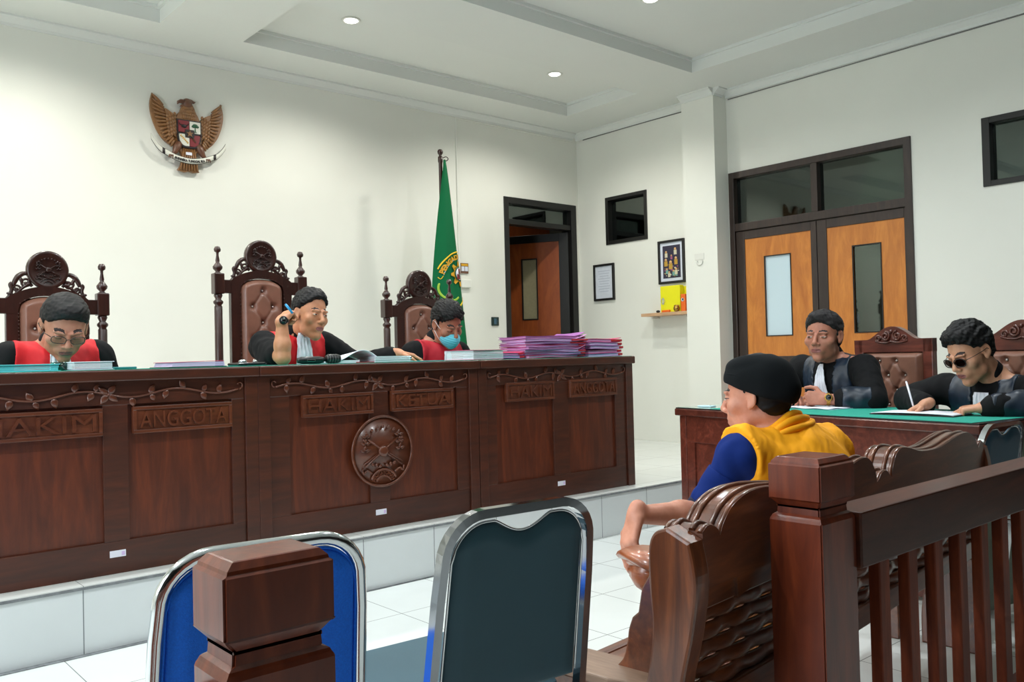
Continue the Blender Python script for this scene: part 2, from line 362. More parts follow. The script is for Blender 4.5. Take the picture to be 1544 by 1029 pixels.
# ------------------------------------------------------------------ implicit surface modeller (figures, cloth)
class Field:
    def __init__(s,lo,hi,h):
        s.lo=np.array(lo,float); s.h=h; s.n=np.ceil((np.array(hi)-s.lo)/h).astype(int)+1
        s.f=np.full(tuple(s.n),1.0,np.float32)
    def _local(s,c,rad,m):
        a=np.floor((np.array(c)-rad-m-s.lo)/s.h).astype(int); b=np.ceil((np.array(c)+rad+m-s.lo)/s.h).astype(int)+1
        a=np.maximum(a,0); b=np.minimum(b,s.n)
        if np.any(b<=a): return None
        g=[(s.lo[i]+s.h*np.arange(a[i],b[i])).astype(np.float32) for i in range(3)]
        sl=tuple(slice(a[i],b[i]) for i in range(3))
        return sl,g[0][:,None,None],g[1][None,:,None],g[2][None,None,:]
    def _comb(s,sl,d,op,k):
        f=s.f[sl]
        if op=='u':
            if k: 
                hh=np.clip(.5+.5*(f-d)/k,0,1); r=f+(d-f)*hh-k*hh*(1-hh)
            else: r=np.minimum(f,d)
        elif op=='s':
            d=-d; hh=np.clip(.5-.5*(f-d)/max(k,1e-4),0,1); r=f+(d-f)*hh+k*hh*(1-hh)
        s.f[sl]=r
    def ell(s,c,r,R=None,k=.01,op='u',infl=0):
        r=np.array(r,float)+infl; m=k+3*s.h; L=s._local(c,max(r),m)
        if L is None: return s
        sl,X,Y,Z=L; X=X-c[0];Y=Y-c[1];Z=Z-c[2]
        if R is None: x,y,z=X,Y,Z
        else:
            R=np.array(R); x=X*R[0,0]+Y*R[1,0]+Z*R[2,0]; y=X*R[0,1]+Y*R[1,1]+Z*R[2,1]; z=X*R[0,2]+Y*R[1,2]+Z*R[2,2]
        k0=np.sqrt((x/r[0])**2+(y/r[1])**2+(z/r[2])**2)+1e-6
        k1=np.sqrt((x/r[0]**2)**2+(y/r[1]**2)**2+(z/r[2]**2)**2)+1e-6
        s._comb(sl,(k0*(k0-1)/k1).astype(np.float32),op,k); return s
    def cap(s,a,b,ra,rb=None,k=.01,op='u',infl=0):
        a=np.array(a,float); b=np.array(b,float); rb=ra if rb is None else rb; ra+=infl; rb+=infl
        c=(a+b)/2; rad=np.abs(b-a)/2+max(ra,rb); m=k+3*s.h; L=s._local(c,rad,m)
        if L is None: return s
        sl,X,Y,Z=L; d=b-a; dd=float(d@d)+1e-9
        X=X-a[0];Y=Y-a[1];Z=Z-a[2]
        t=np.clip((X*d[0]+Y*d[1]+Z*d[2])/dd,0,1)
        q=np.sqrt((X-t*d[0])**2+(Y-t*d[1])**2+(Z-t*d[2])**2)-(ra+(rb-ra)*t)
        s._comb(sl,q.astype(np.float32),op,k); return s
    def cut(s,p,n,k=.004):
        """remove everything on the +n side of the plane through p"""
        n=np.array(n,float); n/=np.linalg.norm(n)
        g=[(s.lo[i]+s.h*np.arange(s.n[i])).astype(np.float32) for i in range(3)]
        d=(g[0][:,None,None]-p[0])*n[0]+(g[1][None,:,None]-p[1])*n[1]+(g[2][None,None,:]-p[2])*n[2]
        s.f=np.maximum(s.f,d.astype(np.float32)); return s
    def val(s,p):
        i=np.clip(np.round((np.array(p)-s.lo)/s.h).astype(int),0,s.n-1); return float(s.f[tuple(i)])
    def march(s,p,d,lift=.004,maxd=.6):
        p=np.array(p,float); d=np.array(d,float); d/=np.linalg.norm(d); t=0
        while t<maxd:
            if s.val(p+d*t)<lift: return p+d*t
            t+=max(.003,min(.02,s.val(p+d*t)*.5)) 
        return None
    def mesh(s,fold=None,smooth=1):
        f=s.f; S=f<0
        nx,ny,nz=S.shape
        cnt=np.zeros((nx-1,ny-1,nz-1),np.int8)
        for i in (0,1):
            for j in (0,1):
                for k in (0,1): cnt+=S[i:nx-1+i,j:ny-1+j,k:nz-1+k]
        act=(cnt>0)&(cnt<8); ci=np.argwhere(act)
        idx=np.full(act.shape,-1,np.int32); idx[act]=np.arange(len(ci))
        C=[(0,0,0),(1,0,0),(0,1,0),(1,1,0),(0,0,1),(1,0,1),(0,1,1),(1,1,1)]
        vals=np.stack([f[ci[:,0]+a,ci[:,1]+b,ci[:,2]+c] for a,b,c in C],1)
        acc=np.zeros((len(ci),3)); num=np.zeros(len(ci))
        for a,b in ((0,1),(2,3),(4,5),(6,7),(0,2),(1,3),(4,6),(5,7),(0,4),(1,5),(2,6),(3,7)):
            va=vals[:,a]; vb=vals[:,b]; m=(va<0)!=(vb<0)
            t=np.where(m,va/np.where(m,va-vb,1),0)
            pa=np.array(C[a],float); pb=np.array(C[b],float)
            acc+=np.where(m[:,None],pa+(pb-pa)*t[:,None],0); num+=m
        P=s.lo+s.h*(ci+acc/num[:,None])
        quads=[]
        for ax in range(3):
            sl0=[slice(None)]*3; sl1=[slice(None)]*3; sl0[ax]=slice(0,-1); sl1[ax]=slice(1,None)
            A=S[tuple(sl0)]; B=S[tuple(sl1)]; e=np.argwhere(A!=B)
            o1,o2=[(1,2),(2,0),(0,1)][ax]
            ok=(e[:,o1]>0)&(e[:,o2]>0)&(e[:,o1]<S.shape[o1]-1)&(e[:,o2]<S.shape[o2]-1); e=e[ok]
            def g(d1,d2):
                q=e.copy(); q[:,o1]-=d1; q[:,o2]-=d2; return idx[q[:,0],q[:,1],q[:,2]]
            Q=np.stack([g(1,1),g(0,1),g(0,0),g(1,0)],1)
            fl=~A[e[:,0],e[:,1],e[:,2]]
            Q[fl]=Q[fl][:,::-1]; quads.append(Q)
        Q=np.concatenate(quads); Q=Q[(Q>=0).all(1)]
        for _ in range(smooth):
            acc=np.zeros_like(P); n=np.zeros(len(P))
            for k in range(4):
                a=Q[:,k]; b=Q[:,(k+1)%4]
                np.add.at(acc,a,P[b]); np.add.at(acc,b,P[a]); np.add.at(n,a,1); np.add.at(n,b,1)
            P=P*.5+.5*acc/np.maximum(n,1)[:,None]
        if fold is not None:
            nm=np.zeros_like(P)
            fn=np.cross(P[Q[:,2]]-P[Q[:,0]],P[Q[:,3]]-P[Q[:,1]])
            for k in range(4): np.add.at(nm,Q[:,k],fn)
            nm/=np.linalg.norm(nm,axis=1)[:,None]+1e-9
            P=P+nm*fold(P)[:,None]
        return P,Q
def np_mesh(name,P,Q,mi=None,smooth=True):
    me=bpy.data.meshes.new(name); me.vertices.add(len(P)); me.vertices.foreach_set('co',np.asarray(P,np.float32).ravel())
    me.loops.add(len(Q)*4); me.loops.foreach_set('vertex_index',np.asarray(Q,np.int32).ravel())
    me.polygons.add(len(Q)); me.polygons.foreach_set('loop_start',np.arange(0,len(Q)*4,4,dtype=np.int32))
    me.polygons.foreach_set('loop_total',np.full(len(Q),4,np.int32))
    if mi is not None: me.polygons.foreach_set('material_index',np.asarray(mi,np.int32))
    me.polygons.foreach_set('use_smooth',np.full(len(Q),smooth))
    me.update(calc_edges=True); me.validate(); return me
def field_obj(F,name,mats,parent,fold=None,smooth=1,classify=None,label=None,origin=(0,0,0)):
    P,Q=F.mesh(fold,smooth)
    mi=classify((P[Q].mean(1))) if classify else None
    P=P-np.array(origin)
    me=np_mesh(name,P,Q,mi)
    o=link(name,me,mats,parent,label)
    if parent is None: o.location=origin
    return o
def foldnoise(seed,amp,sc,dirv=(0,0,1)):
    r=np.random.RandomState(seed); W=r.normal(size=(6,3))*sc; ph=r.uniform(0,6.28,6)
    W-= np.outer(W@np.array(dirv),dirv)*.55
    def fn(P):
        v=0
        for w,p in zip(W,ph): v=v+np.sin(P@w+p+1.2*np.sin(P@(w[[1,2,0]]*.6)+p))
        return amp*v/3
    return fn
# ================================================================== THE ROOM
XW,YW,ZC=6.283,6.171,3.30          # right wall plane, back wall plane, ceiling band
X0,Y0=-2.6,-3.2
RY=3.503; DZ=.253                   # platform edge and height
def wallpanel(name,axis,pos,u0,u1,z0,z1,holes,th,mat='wall'):
    """wall slab with rectangular holes; axis 'y' -> runs along x"""
    us=sorted({u0,u1,*[h[0] for h in holes],*[h[1] for h in holes]}); zs=sorted({z0,z1,*[h[2] for h in holes],*[h[3] for h in holes]})
    mb=MB()
    for a,b in zip(us,us[1:]):
        for c,d in zip(zs,zs[1:]):
            m=((a+b)/2,(c+d)/2)
            if any(h[0]<m[0]<h[1] and h[2]<m[1]<h[3] for h in holes): continue
            if axis=='y': mb.box((a,pos,c),(b,pos+th,d))
            else: mb.box((pos,a,c),(pos+th,b,d))
    bmesh.ops.remove_doubles(mb.bm,verts=mb.bm.verts,dist=1e-5)
    return struct(mb.build(name,mat))
wallpanel('wall_back','y',YW,X0-.1,XW+.12,-.02,3.5,[(5.29,6.245,DZ,2.58)],.12)
wallpanel('wall_right','x',XW,.9,YW,-.02,3.5,[(2.80,4.355,0,2.59),(5.267,5.79,2.139,2.603),(1.15,2.32,2.139,2.607)],.12)
struct(MB().box((X0-.12,1.2,-.02),(X0,YW,3.5)).build('wall_left','wall'))
struct(MB().box((X0-.12,Y0,-.02),(X0,1.2,3.5)).build('wall_left_rear','gallery'))
struct(MB().box((XW,Y0,-.02),(XW+.12,.9,3.5)).build('wall_right_rear','gallery'))
struct(MB().box((X0-.12,Y0-.12,-.02),(XW+.12,Y0,3.5)).build('wall_front','gallery'))
struct(MB().box((6.10,4.365,-.0),(XW,4.70,ZC+.02)).build('wall_column','wall'))
struct(MB().box((X0,Y0,-.06),(XW,YW,0)).build('floor','floor'))
struct(MB().box((X0+.002,RY+.004,.001),(5.30,YW-.002,DZ-.003)).box((5.30,3.95,.001),(XW-.002,YW-.002,DZ-.003)).build('floor_platform','riser'))
struct(MB().box((X0+.002,RY,DZ-.003),(5.30,YW-.002,DZ+.001)).box((5.30,3.95,DZ-.003),(XW-.002,YW-.002,DZ+.001)).build('floor_platform_tiles','dais'))
mb=MB().box((X0+.01,RY-.004,DZ-.013),(5.30,RY+.004,DZ-.0035)); struct(mb.build('trim_1','grout'))
mb=MB(); mb.prism([(X0+.01,0),(3.0,0),(3.0,-.004),(.6,-.028),(X0+.01,-.03)],(0,RY-.001,.0005),(1,0,0),(0,1,0),(0,0,1),.003); struct(mb.build('trim_2','grout'))
# ceiling with coffers
def ceiling():
    holes=[(X0+.3,1.985,4.85,5.71),(2.55,5.70,4.85,5.71),(X0+.3,5.64,-2.6,4.23)]
    xs=sorted({X0,XW,*[h[0] for h in holes],*[h[1] for h in holes]}); ys=sorted({Y0,YW,*[h[2] for h in holes],*[h[3] for h in holes]})
    mb=MB()
    for a,b in zip(xs,xs[1:]):
        for c,d in zip(ys,ys[1:]):
            m=((a+b)/2,(c+d)/2)
            if any(h[0]<m[0]<h[1] and h[2]<m[1]<h[3] for h in holes): continue
            mb.box((a,c,ZC),(b,d,ZC+.11))
    mb.box((X0,Y0,ZC+.11),(XW,YW,ZC+.16))
    # small stepped lip round each coffer
    for h in holes:
        for t,z in ((.022,ZC+.088),):
            mb.box((h[0],h[2],z),(h[1],h[2]+t,ZC+.11)); mb.box((h[0],h[3]-t,z),(h[1],h[3],ZC+.11))
            mb.box((h[0],h[2]+t,z),(h[0]+t,h[3]-t,ZC+.11)); mb.box((h[1]-t,h[2]+t,z),(h[1],h[3]-t,ZC+.11))
    struct(mb.build('ceiling','ceil'))
ceiling()
# cornices
def cornice(name,p,q,nrm):
    p,q=Vector(p),Vector(q); d=(q-p); L=d.length; d.normalize(); n=Vector(nrm)
    prof=[(0,0),(0,-.062),(.012,-.062),(.016,-.045),(.034,-.03),(.048,-.016),(.062,-.012),(.062,0)]
    mb=MB(); mb.prism(prof,p,n,(0,0,1),d,L); struct(mb.build(name,'ceil'))
cornice('trim_3',(XW,Y0,ZC),(XW,4.365,ZC),(-1,0,0))
cornice('trim_4',(XW,4.70,ZC),(XW,YW,ZC),(-1,0,0))
cornice('trim_5',(X0,YW,ZC),(XW-.06,YW,ZC),(0,-1,0))
cornice('trim_6',(6.10,4.365,ZC),(6.10,4.70,ZC),(-1,0,0))
cornice('trim_8',(6.10,4.365,ZC),(XW-.06,4.365,ZC),(0,-1,0))
# cable casing along the back wall and thin cables under the cornice
mb=MB().box((4.738,YW-.014,DZ+.0),(4.752,YW-.0005,3.236),.002).box((4.752,YW-.014,3.222),(XW-.07,YW-.0005,3.236),.002)
tag(mb.build('cable_casing','wall'),'white cable casing running down the back wall beside the green flag','cable casing')
mb=MB().tube([(XW-.006,YW-.1,3.232),(XW-.006,5.4,3.235),(XW-.006,4.72,3.231)],.004,6)
tag(mb.build('thin_cable','concrete'),'thin grey cable under the ceiling above the small square window','cable')
mb=MB().tube([(XW-.006,4.34,3.225),(XW-.006,3.4,3.226),(XW-.006,2.0,3.232),(XW-.006,.6,3.225)],.004,6)
tag(mb.build('thin_cable','concrete'),'thin grey cable under the ceiling above the double door','cable')
# corridor rooms behind the doors and windows
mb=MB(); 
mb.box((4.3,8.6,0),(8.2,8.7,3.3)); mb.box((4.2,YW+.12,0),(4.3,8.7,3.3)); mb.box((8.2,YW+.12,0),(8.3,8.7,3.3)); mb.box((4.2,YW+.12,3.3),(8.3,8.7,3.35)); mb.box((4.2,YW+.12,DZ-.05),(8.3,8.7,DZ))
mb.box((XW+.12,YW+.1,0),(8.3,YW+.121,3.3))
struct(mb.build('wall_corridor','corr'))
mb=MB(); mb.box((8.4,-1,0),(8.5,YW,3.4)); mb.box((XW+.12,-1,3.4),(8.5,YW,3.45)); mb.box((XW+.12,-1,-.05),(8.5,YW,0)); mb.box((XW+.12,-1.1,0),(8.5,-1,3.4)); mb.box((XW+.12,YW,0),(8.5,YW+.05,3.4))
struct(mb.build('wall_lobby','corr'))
# ---- door 1 (open leaf in the back wall)
mb=MB(); xa,xb=5.29,6.245
mb.box((xa,YW-.012,DZ),(xa+.055,YW+.13,2.58),.004).box((xb-.075,YW-.012,DZ),(xb,YW+.13,2.58),.004).box((xa+.055,YW-.012,2.52),(xb-.075,YW+.13,2.58),.004).box((xa+.055,YW+.0,2.325),(xb-.075,YW+.11,2.375),.004)
d1=struct(mb.build('door_1','black'))
MB().box((xa+.055,YW+.05,2.375),(xb-.075,YW+.056,2.52)).build('transom_glass','glass',d1)
# leaf hinged on the right, swung into the corridor
hx,hy=xb-.078,YW+.04; ang=math.radians(-62); LW=.88
def leafM(): return Matrix.Translation((hx,hy,0))@Matrix.Rotation(ang,4,'Z')
def leaf_box(mb,u0,u1,z0,z1,t0,t1,bev=.002):
    t=MB(); t.box((-u1,t0,z0),(-u0,t1,z1),bev); tm=t.bm; bmesh.ops.transform(tm,matrix=leafM(),verts=tm.verts); mb.merge(tm)
mb=MB(); z0,z1=DZ+.01,2.31
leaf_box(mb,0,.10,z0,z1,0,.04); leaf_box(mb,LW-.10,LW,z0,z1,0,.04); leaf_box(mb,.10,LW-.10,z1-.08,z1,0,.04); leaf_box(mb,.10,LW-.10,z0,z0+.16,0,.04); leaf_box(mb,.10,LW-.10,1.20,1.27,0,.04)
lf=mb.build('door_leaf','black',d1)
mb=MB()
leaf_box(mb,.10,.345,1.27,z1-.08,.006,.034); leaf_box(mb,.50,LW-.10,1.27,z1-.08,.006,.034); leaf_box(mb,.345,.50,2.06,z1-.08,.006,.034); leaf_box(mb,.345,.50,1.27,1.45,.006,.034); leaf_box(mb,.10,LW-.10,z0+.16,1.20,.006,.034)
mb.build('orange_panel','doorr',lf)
mb=MB(); leaf_box(mb,.345,.50,1.45,2.06,.018,.022,0); mb.build('pane','frosted',lf)
mb=MB(); 
for a in (( .335,.347,1.44,2.07),(.498,.51,1.44,2.07),(.345,.50,2.058,2.07),(.345,.50,1.44,1.452)): leaf_box(mb,a[0],a[1],a[2],a[3],.0,.04,0)
mb.build('glazing_bead','black',lf)
mb=MB(); mb.box((xb-.082,YW+.06,2.0),(xb-.070,YW+.125,2.09),.002); mb.build('hinge','chrome',d1)
# things glimpsed in the corridor above the leaf
mb=MB().box((5.75,8.4,2.25),(8.0,8.58,2.8)); tag(mb.build('corridor_cupboard','doorr'),'orange brown panel seen in the corridor above the open door','panel')
mb=MB().box((5.35,8.45,2.42),(5.62,8.5,2.50)); tag(mb.build('corridor_sign','yellow'),'small yellow sign hanging in the dark corridor behind the open door','sign')
# ---- door 2 (double door in the right wall)
mb=MB(); ya,yb=2.80,4.355; x1,x2=XW-.014,XW+.10
mb.box((x1,ya,0),(x2,ya+.055,2.59),.004).box((x1,yb-.05,0),(x2,yb,2.59),.004).box((x1,ya+.05,2.535),(x2,yb-.05,2.59),.004).box((x1,ya+.05,2.085),(x2,yb-.05,2.15),.004).box((x1,3.535,2.15),(x2,3.59,2.535),.004)
d2=struct(mb.build('door_2','dframe'))
MB().box((XW+.04,3.59,2.15),(XW+.046,yb-.05,2.535)).build('transom_glass','glass',d2)
MB().box((XW+.04,ya+.055,2.15),(XW+.046,3.535,2.535)).build('transom_glass','glass',d2)
for k,(a,b,g0,g1) in enumerate(((3.563,4.302,3.80,4.035),(2.857,3.558,3.052,3.269))):
    mb=MB(); fa=XW+.0; fb=XW+.042; st=.06 if k else .055; sl=a+(.0 if k else .055); sr=b-(.085 if k==0 else .09)
    mb.box((fa,a,.01),(fb,a+(.05 if k==0 else .012),2.08),.003).box((fa,b-.082,.01),(fb,b,2.08),.003)
    ia=a+(.05 if k==0 else .012); ib=b-.082
    mb.box((fa,ia,2.01),(fb,ib,2.08),.003).box((fa,ia,.01),(fb,ib,.16),.003).box((fa,ia,.93),(fb,ib,1.02),.003)
    lf=mb.build('door_leaf','dframe',d2)
    mb=MB(); pa=XW+.008; pb=XW+.034
    mb.box((pa,ia,1.02),(pb,g0,2.01)).box((pa,g1,1.02),(pb,ib,2.01)).box((pa,g0,1.845),(pb,g1,2.01)).box((pa,g0,1.02),(pb,g1,1.19)).box((pa,ia,.16),(pb,ib,.93))
    mb.build('orange_panel','door',lf)
    mb=MB(); e=.006
    mb.box((XW+.003,g0-e,1.19-e),(XW+.012,g0+.002,1.845+e)).box((XW+.003,g1-.002,1.19-e),(XW+.012,g1+e,1.845+e)).box((XW+.003,g0,1.843),(XW+.012,g1,1.845+e)).box((XW+.003,g0,1.19-e),(XW+.012,g1,1.192))
    mb.build('glazing_bead','black',lf)
    MB().box((XW+.018,g0,1.19),(XW+.022,g1,1.845)).build('pane','brightpane' if k==0 else 'glass',lf)
# ---- windows
def window(n,y0,y1,z0,z1,iy0,iy1,iz0,iz1):
    mb=MB(); a,b=XW-.012,XW+.10
    mb.box((a,y0,z0),(b,iy0,z1),.003).box((a,iy1,z0),(b,y1,z1),.003).box((a,iy0,z0),(b,iy1,iz0),.003).box((a,iy0,iz1),(b,iy1,z1),.003)
    w=struct(mb.build('window_%d'%n,'black')); MB().box((XW+.05,iy0,iz0),(XW+.055,iy1,iz1)).build('pane','glass',w)
window(1,5.267,5.79,2.139,2.603,5.30,5.755,2.175,2.568)
window(2,1.15,2.32,2.139,2.607,1.19,2.27,2.177,2.565)

# ---- recessed downlights
def downlight(x,y,z,label):
    t=thing('recessed_downlight',label,'ceiling light',(x,y,z),0,'recessed ceiling downlights')
    MB().lathe([(.042,0),(.062,-.001),(.066,-.005),(.062,-.009),(.05,-.009),(.046,-.004),(.042,0)],(0,0,0),28).build('trim_ring','plastic',t)
    MB().lathe([(0,-.014),(.02,-.0135),(.04,-.011),(.046,-.006),(.046,-.001),(0,-.001)],(0,0,0),24).build('lens','lens',t)
downlight(3.085,5.16,3.41,'round recessed downlight in the ceiling, the left one above the wall left of the flag')
downlight(5.00,5.14,3.41,'round recessed downlight in the ceiling, the right one nearer the open door')
downlight(4.46,3.66,3.41,'recessed downlight at the very top edge of the photo')

# ---- wall things
def frame_pic(name,label,cat,x,y0,y1,z0,z1,inner):
    t=thing(name,label,cat,(x,(y0+y1)/2,z0)); hw=(y1-y0)/2; H=z1-z0; f=.022
    mb=MB().box((-.022,-hw,0),(0,-hw+f,H),.003).box((-.022,hw-f,0),(0,hw,H),.003).box((-.022,-hw+f,0),(0,hw-f,f),.003).box((-.022,-hw+f,H-f),(0,hw-f,H),.003)
    mb.build('frame','black',t); inner(t,hw-f,f,H-f)
def doc(t,hw,z0,z1):
    MB().box((-.010,-hw,z0),(-.002,hw,z1)).build('document','pic1',t)
    mb=MB(); 
    for i in range(9):
        z=z1-.05-i*.025; w=hw*.7*(1-.25*((i*7)%3)/2); mb.box((-.0108,-w,z),(-.0102,w,z+.006))
    mb.build('printed_lines',plain('print_grey',(182,190,204),.6),t)
frame_pic('framed_document','black framed white document hanging left on the right-hand wall beside the open door','picture',XW-.001,5.692,5.964,1.598,1.958,doc)
def art(t,hw,z0,z1):
    MB().box((-.008,-hw,z0),(-.002,hw,z1)).build('mount','mount',t)
    a=.028; MB().box((-.0095,-hw+a,z0+a),(-.0085,hw-a,z1-a)).build('picture_ground',plain('picture_indigo',(48,44,66),.5),t)
    mb=MB(); r=random.Random(3)
    mats=['pi1','pi2','pi3','pi4','pi5']; cols=[(222,176,120),(190,150,60),(214,208,180),(170,90,130),(120,170,160)]
    for n_,c in zip(mats,cols): M[n_]=plain('picture_'+n_,c,.6)
    W=hw-a; 
    def fig(u,v,s,k):
        mb.mi=k; mb.box((-.0105,u-s*.5,v),(-.0096,u+s*.5,v+s*1.3),0); mb.mi=0; mb.lathe([(0,0),(s*.38,.0001),(s*.38,.0008),(0,.0009)],(-.0105,u,v+s*1.6),12,axis=(-1,0,0))
    for (u,v,s,k) in ((.06,.24,.034,2),(-.045,.26,.036,2),(.065,.16,.04,1),(-.05,.17,.04,1),(.01,.13,.045,1),(.055,.09,.03,4),(-.05,.08,.034,2),(.0,.22,.024,3),(-.02,.07,.03,4),(.03,.06,.03,2)):
        fig(u*W/.1,v,s*.9,k)
    for _ in range(40):
        mb.mi=r.choice([1,2,4,3]); u=r.uniform(-W*.8,W*.8); v=r.uniform(z0+a+.01,z0+a+.12); s=r.uniform(.004,.01); mb.box((-.0103,u-s,v),(-.0097,u+s,v+s*1.4))
    mb.build('painted_figures',mats,t)
frame_pic('framed_picture','black framed colourful group picture hanging above the small shelf','picture',XW-.001,4.84,5.14,1.70,2.097,art)
t=thing('wall_shelf','small pale wooden wall shelf beside the column, holding yellow files','shelf',(XW,4.97,1.405))
MB().box((-.17,-.268,0),(-.001,.262,.028),.002).build('board','shelf',t)
for yy in (-.2,.18): MB().box((-.10,yy,-.02),(-.002,yy+.02,0),.002).build('bracket','plastic',t)
zs=1.4332
mb=MB().box((XW-.145,4.80,zs),(XW-.09,5.02,zs+.235),.003); t=mb.build('yellow_ring_binder','yelf'); tag(t,'bright yellow file box standing on the small wall shelf','file box')
mb=MB(); mb.tube(arcpts((XW-.149,4.99,zs+.10),.022,0,2*PI,14,(0,1,0),(0,0,1)),.0025,5); mb.box((XW-.1475,4.982,zs+.07),(XW-.1452,4.998,zs+.13)); mb.build('metal_clip','chrome',t)
mb=MB().box((XW-.085,4.735,zs),(XW-.03,4.93,zs+.225),.003); tag(mb.build('yellow_ring_binder','yelf'),'second yellow file box behind the front one on the wall shelf','file box')
mb=MB().box((XW-.155,4.735,zs),(XW-.10,4.785,zs+.15),.003); o=tag(mb.build('orange_carton','orf'),'orange carton with a black and white mark beside the column on the shelf','carton')
mb=MB(); mb.lathe([(0,0),(.016,.0002),(.016,.001),(0,.0012)],(XW-.1555,4.765,zs+.10),16,axis=(-1,0,0)); mb.mi=1; mb.lathe([(0,0),(.009,.0002),(.009,.001),(0,.0012)],(XW-.1567,4.761,zs+.104),12,axis=(-1,0,0)); mb.build('round_mark',['white','black'],o)
mb=MB(); mb.lathe([(0,0),(.014,.001),(.026,.012),(.030,.028),(.024,.044),(.014,.052),(.018,.058),(0,.058)],(XW-.159,4.83,zs),16); 
for s in (-1,1): mb.ball((XW-.159,4.83+s*.02,zs+.05),.008,8)
tag(mb.build('brass_pot','gold'),'small shiny brass pot at the front of the wall shelf','pot')
mb=MB().box((XW-.16,4.91,zs),(XW-.13+.02,5.0,zs+.02),.004); tag(mb.build('orange_trinket_box','orf'),'small flat orange box lying at the front of the wall shelf','box')
mb=MB().ball((XW-.14,5.055,zs+.012),(.012,.022,.012)); tag(mb.build('dark_trinket','watch'),'small dark trinket at the left end of the wall shelf','trinket')
mb=MB(); mb.box((6.0965,4.50,1.86),(6.0995,4.60,1.915),.001); mb.tube(arcpts((6.094,4.545,1.845),.028,PI*.9,PI*2.1,12,(0,-1,0),(0,0,1)),.006,6)
tag(mb.build('plastic_wall_hook','plastic'),'small off-white plastic hook stuck on the column','hook')
t=thing('light_switch','dark green light switch on the back wall left of the open door','switch',(5.147,YW,1.40))
MB().box((-.043,-.012,-.04),(.043,-.0005,.04),.004).build('plate','switch',t)
MB().box((-.02,-.0165,-.026),(.012,-.0125,.026),.002).box((.018,-.015,.0),(.026,-.0125,.008)).build('rocker','slate',t)
t=thing('framed_notice','small dark framed notice with yellow strip beside the flag','notice',(4.800,YW,1.83))
MB().box((-.044,-.012,0),(.044,-.0005,.092),.002).build('frame','bronzed',t)
MB().box((-.038,-.0135,.066),(.038,-.0125,.086)).build('yellow_strip','goldy',t)
MB().box((-.037,-.0135,.02),(-.003,-.0125,.062)).box((.003,-.0135,.02),(.037,-.0125,.062)).build('printed_card','mount',t)
tag(MB().box((4.756,YW-.03,1.70),(4.862,YW-.0005,1.775),.006).build('thermostat_box','wall'),'off-white plastic box on the back wall below the framed notice','wall box')
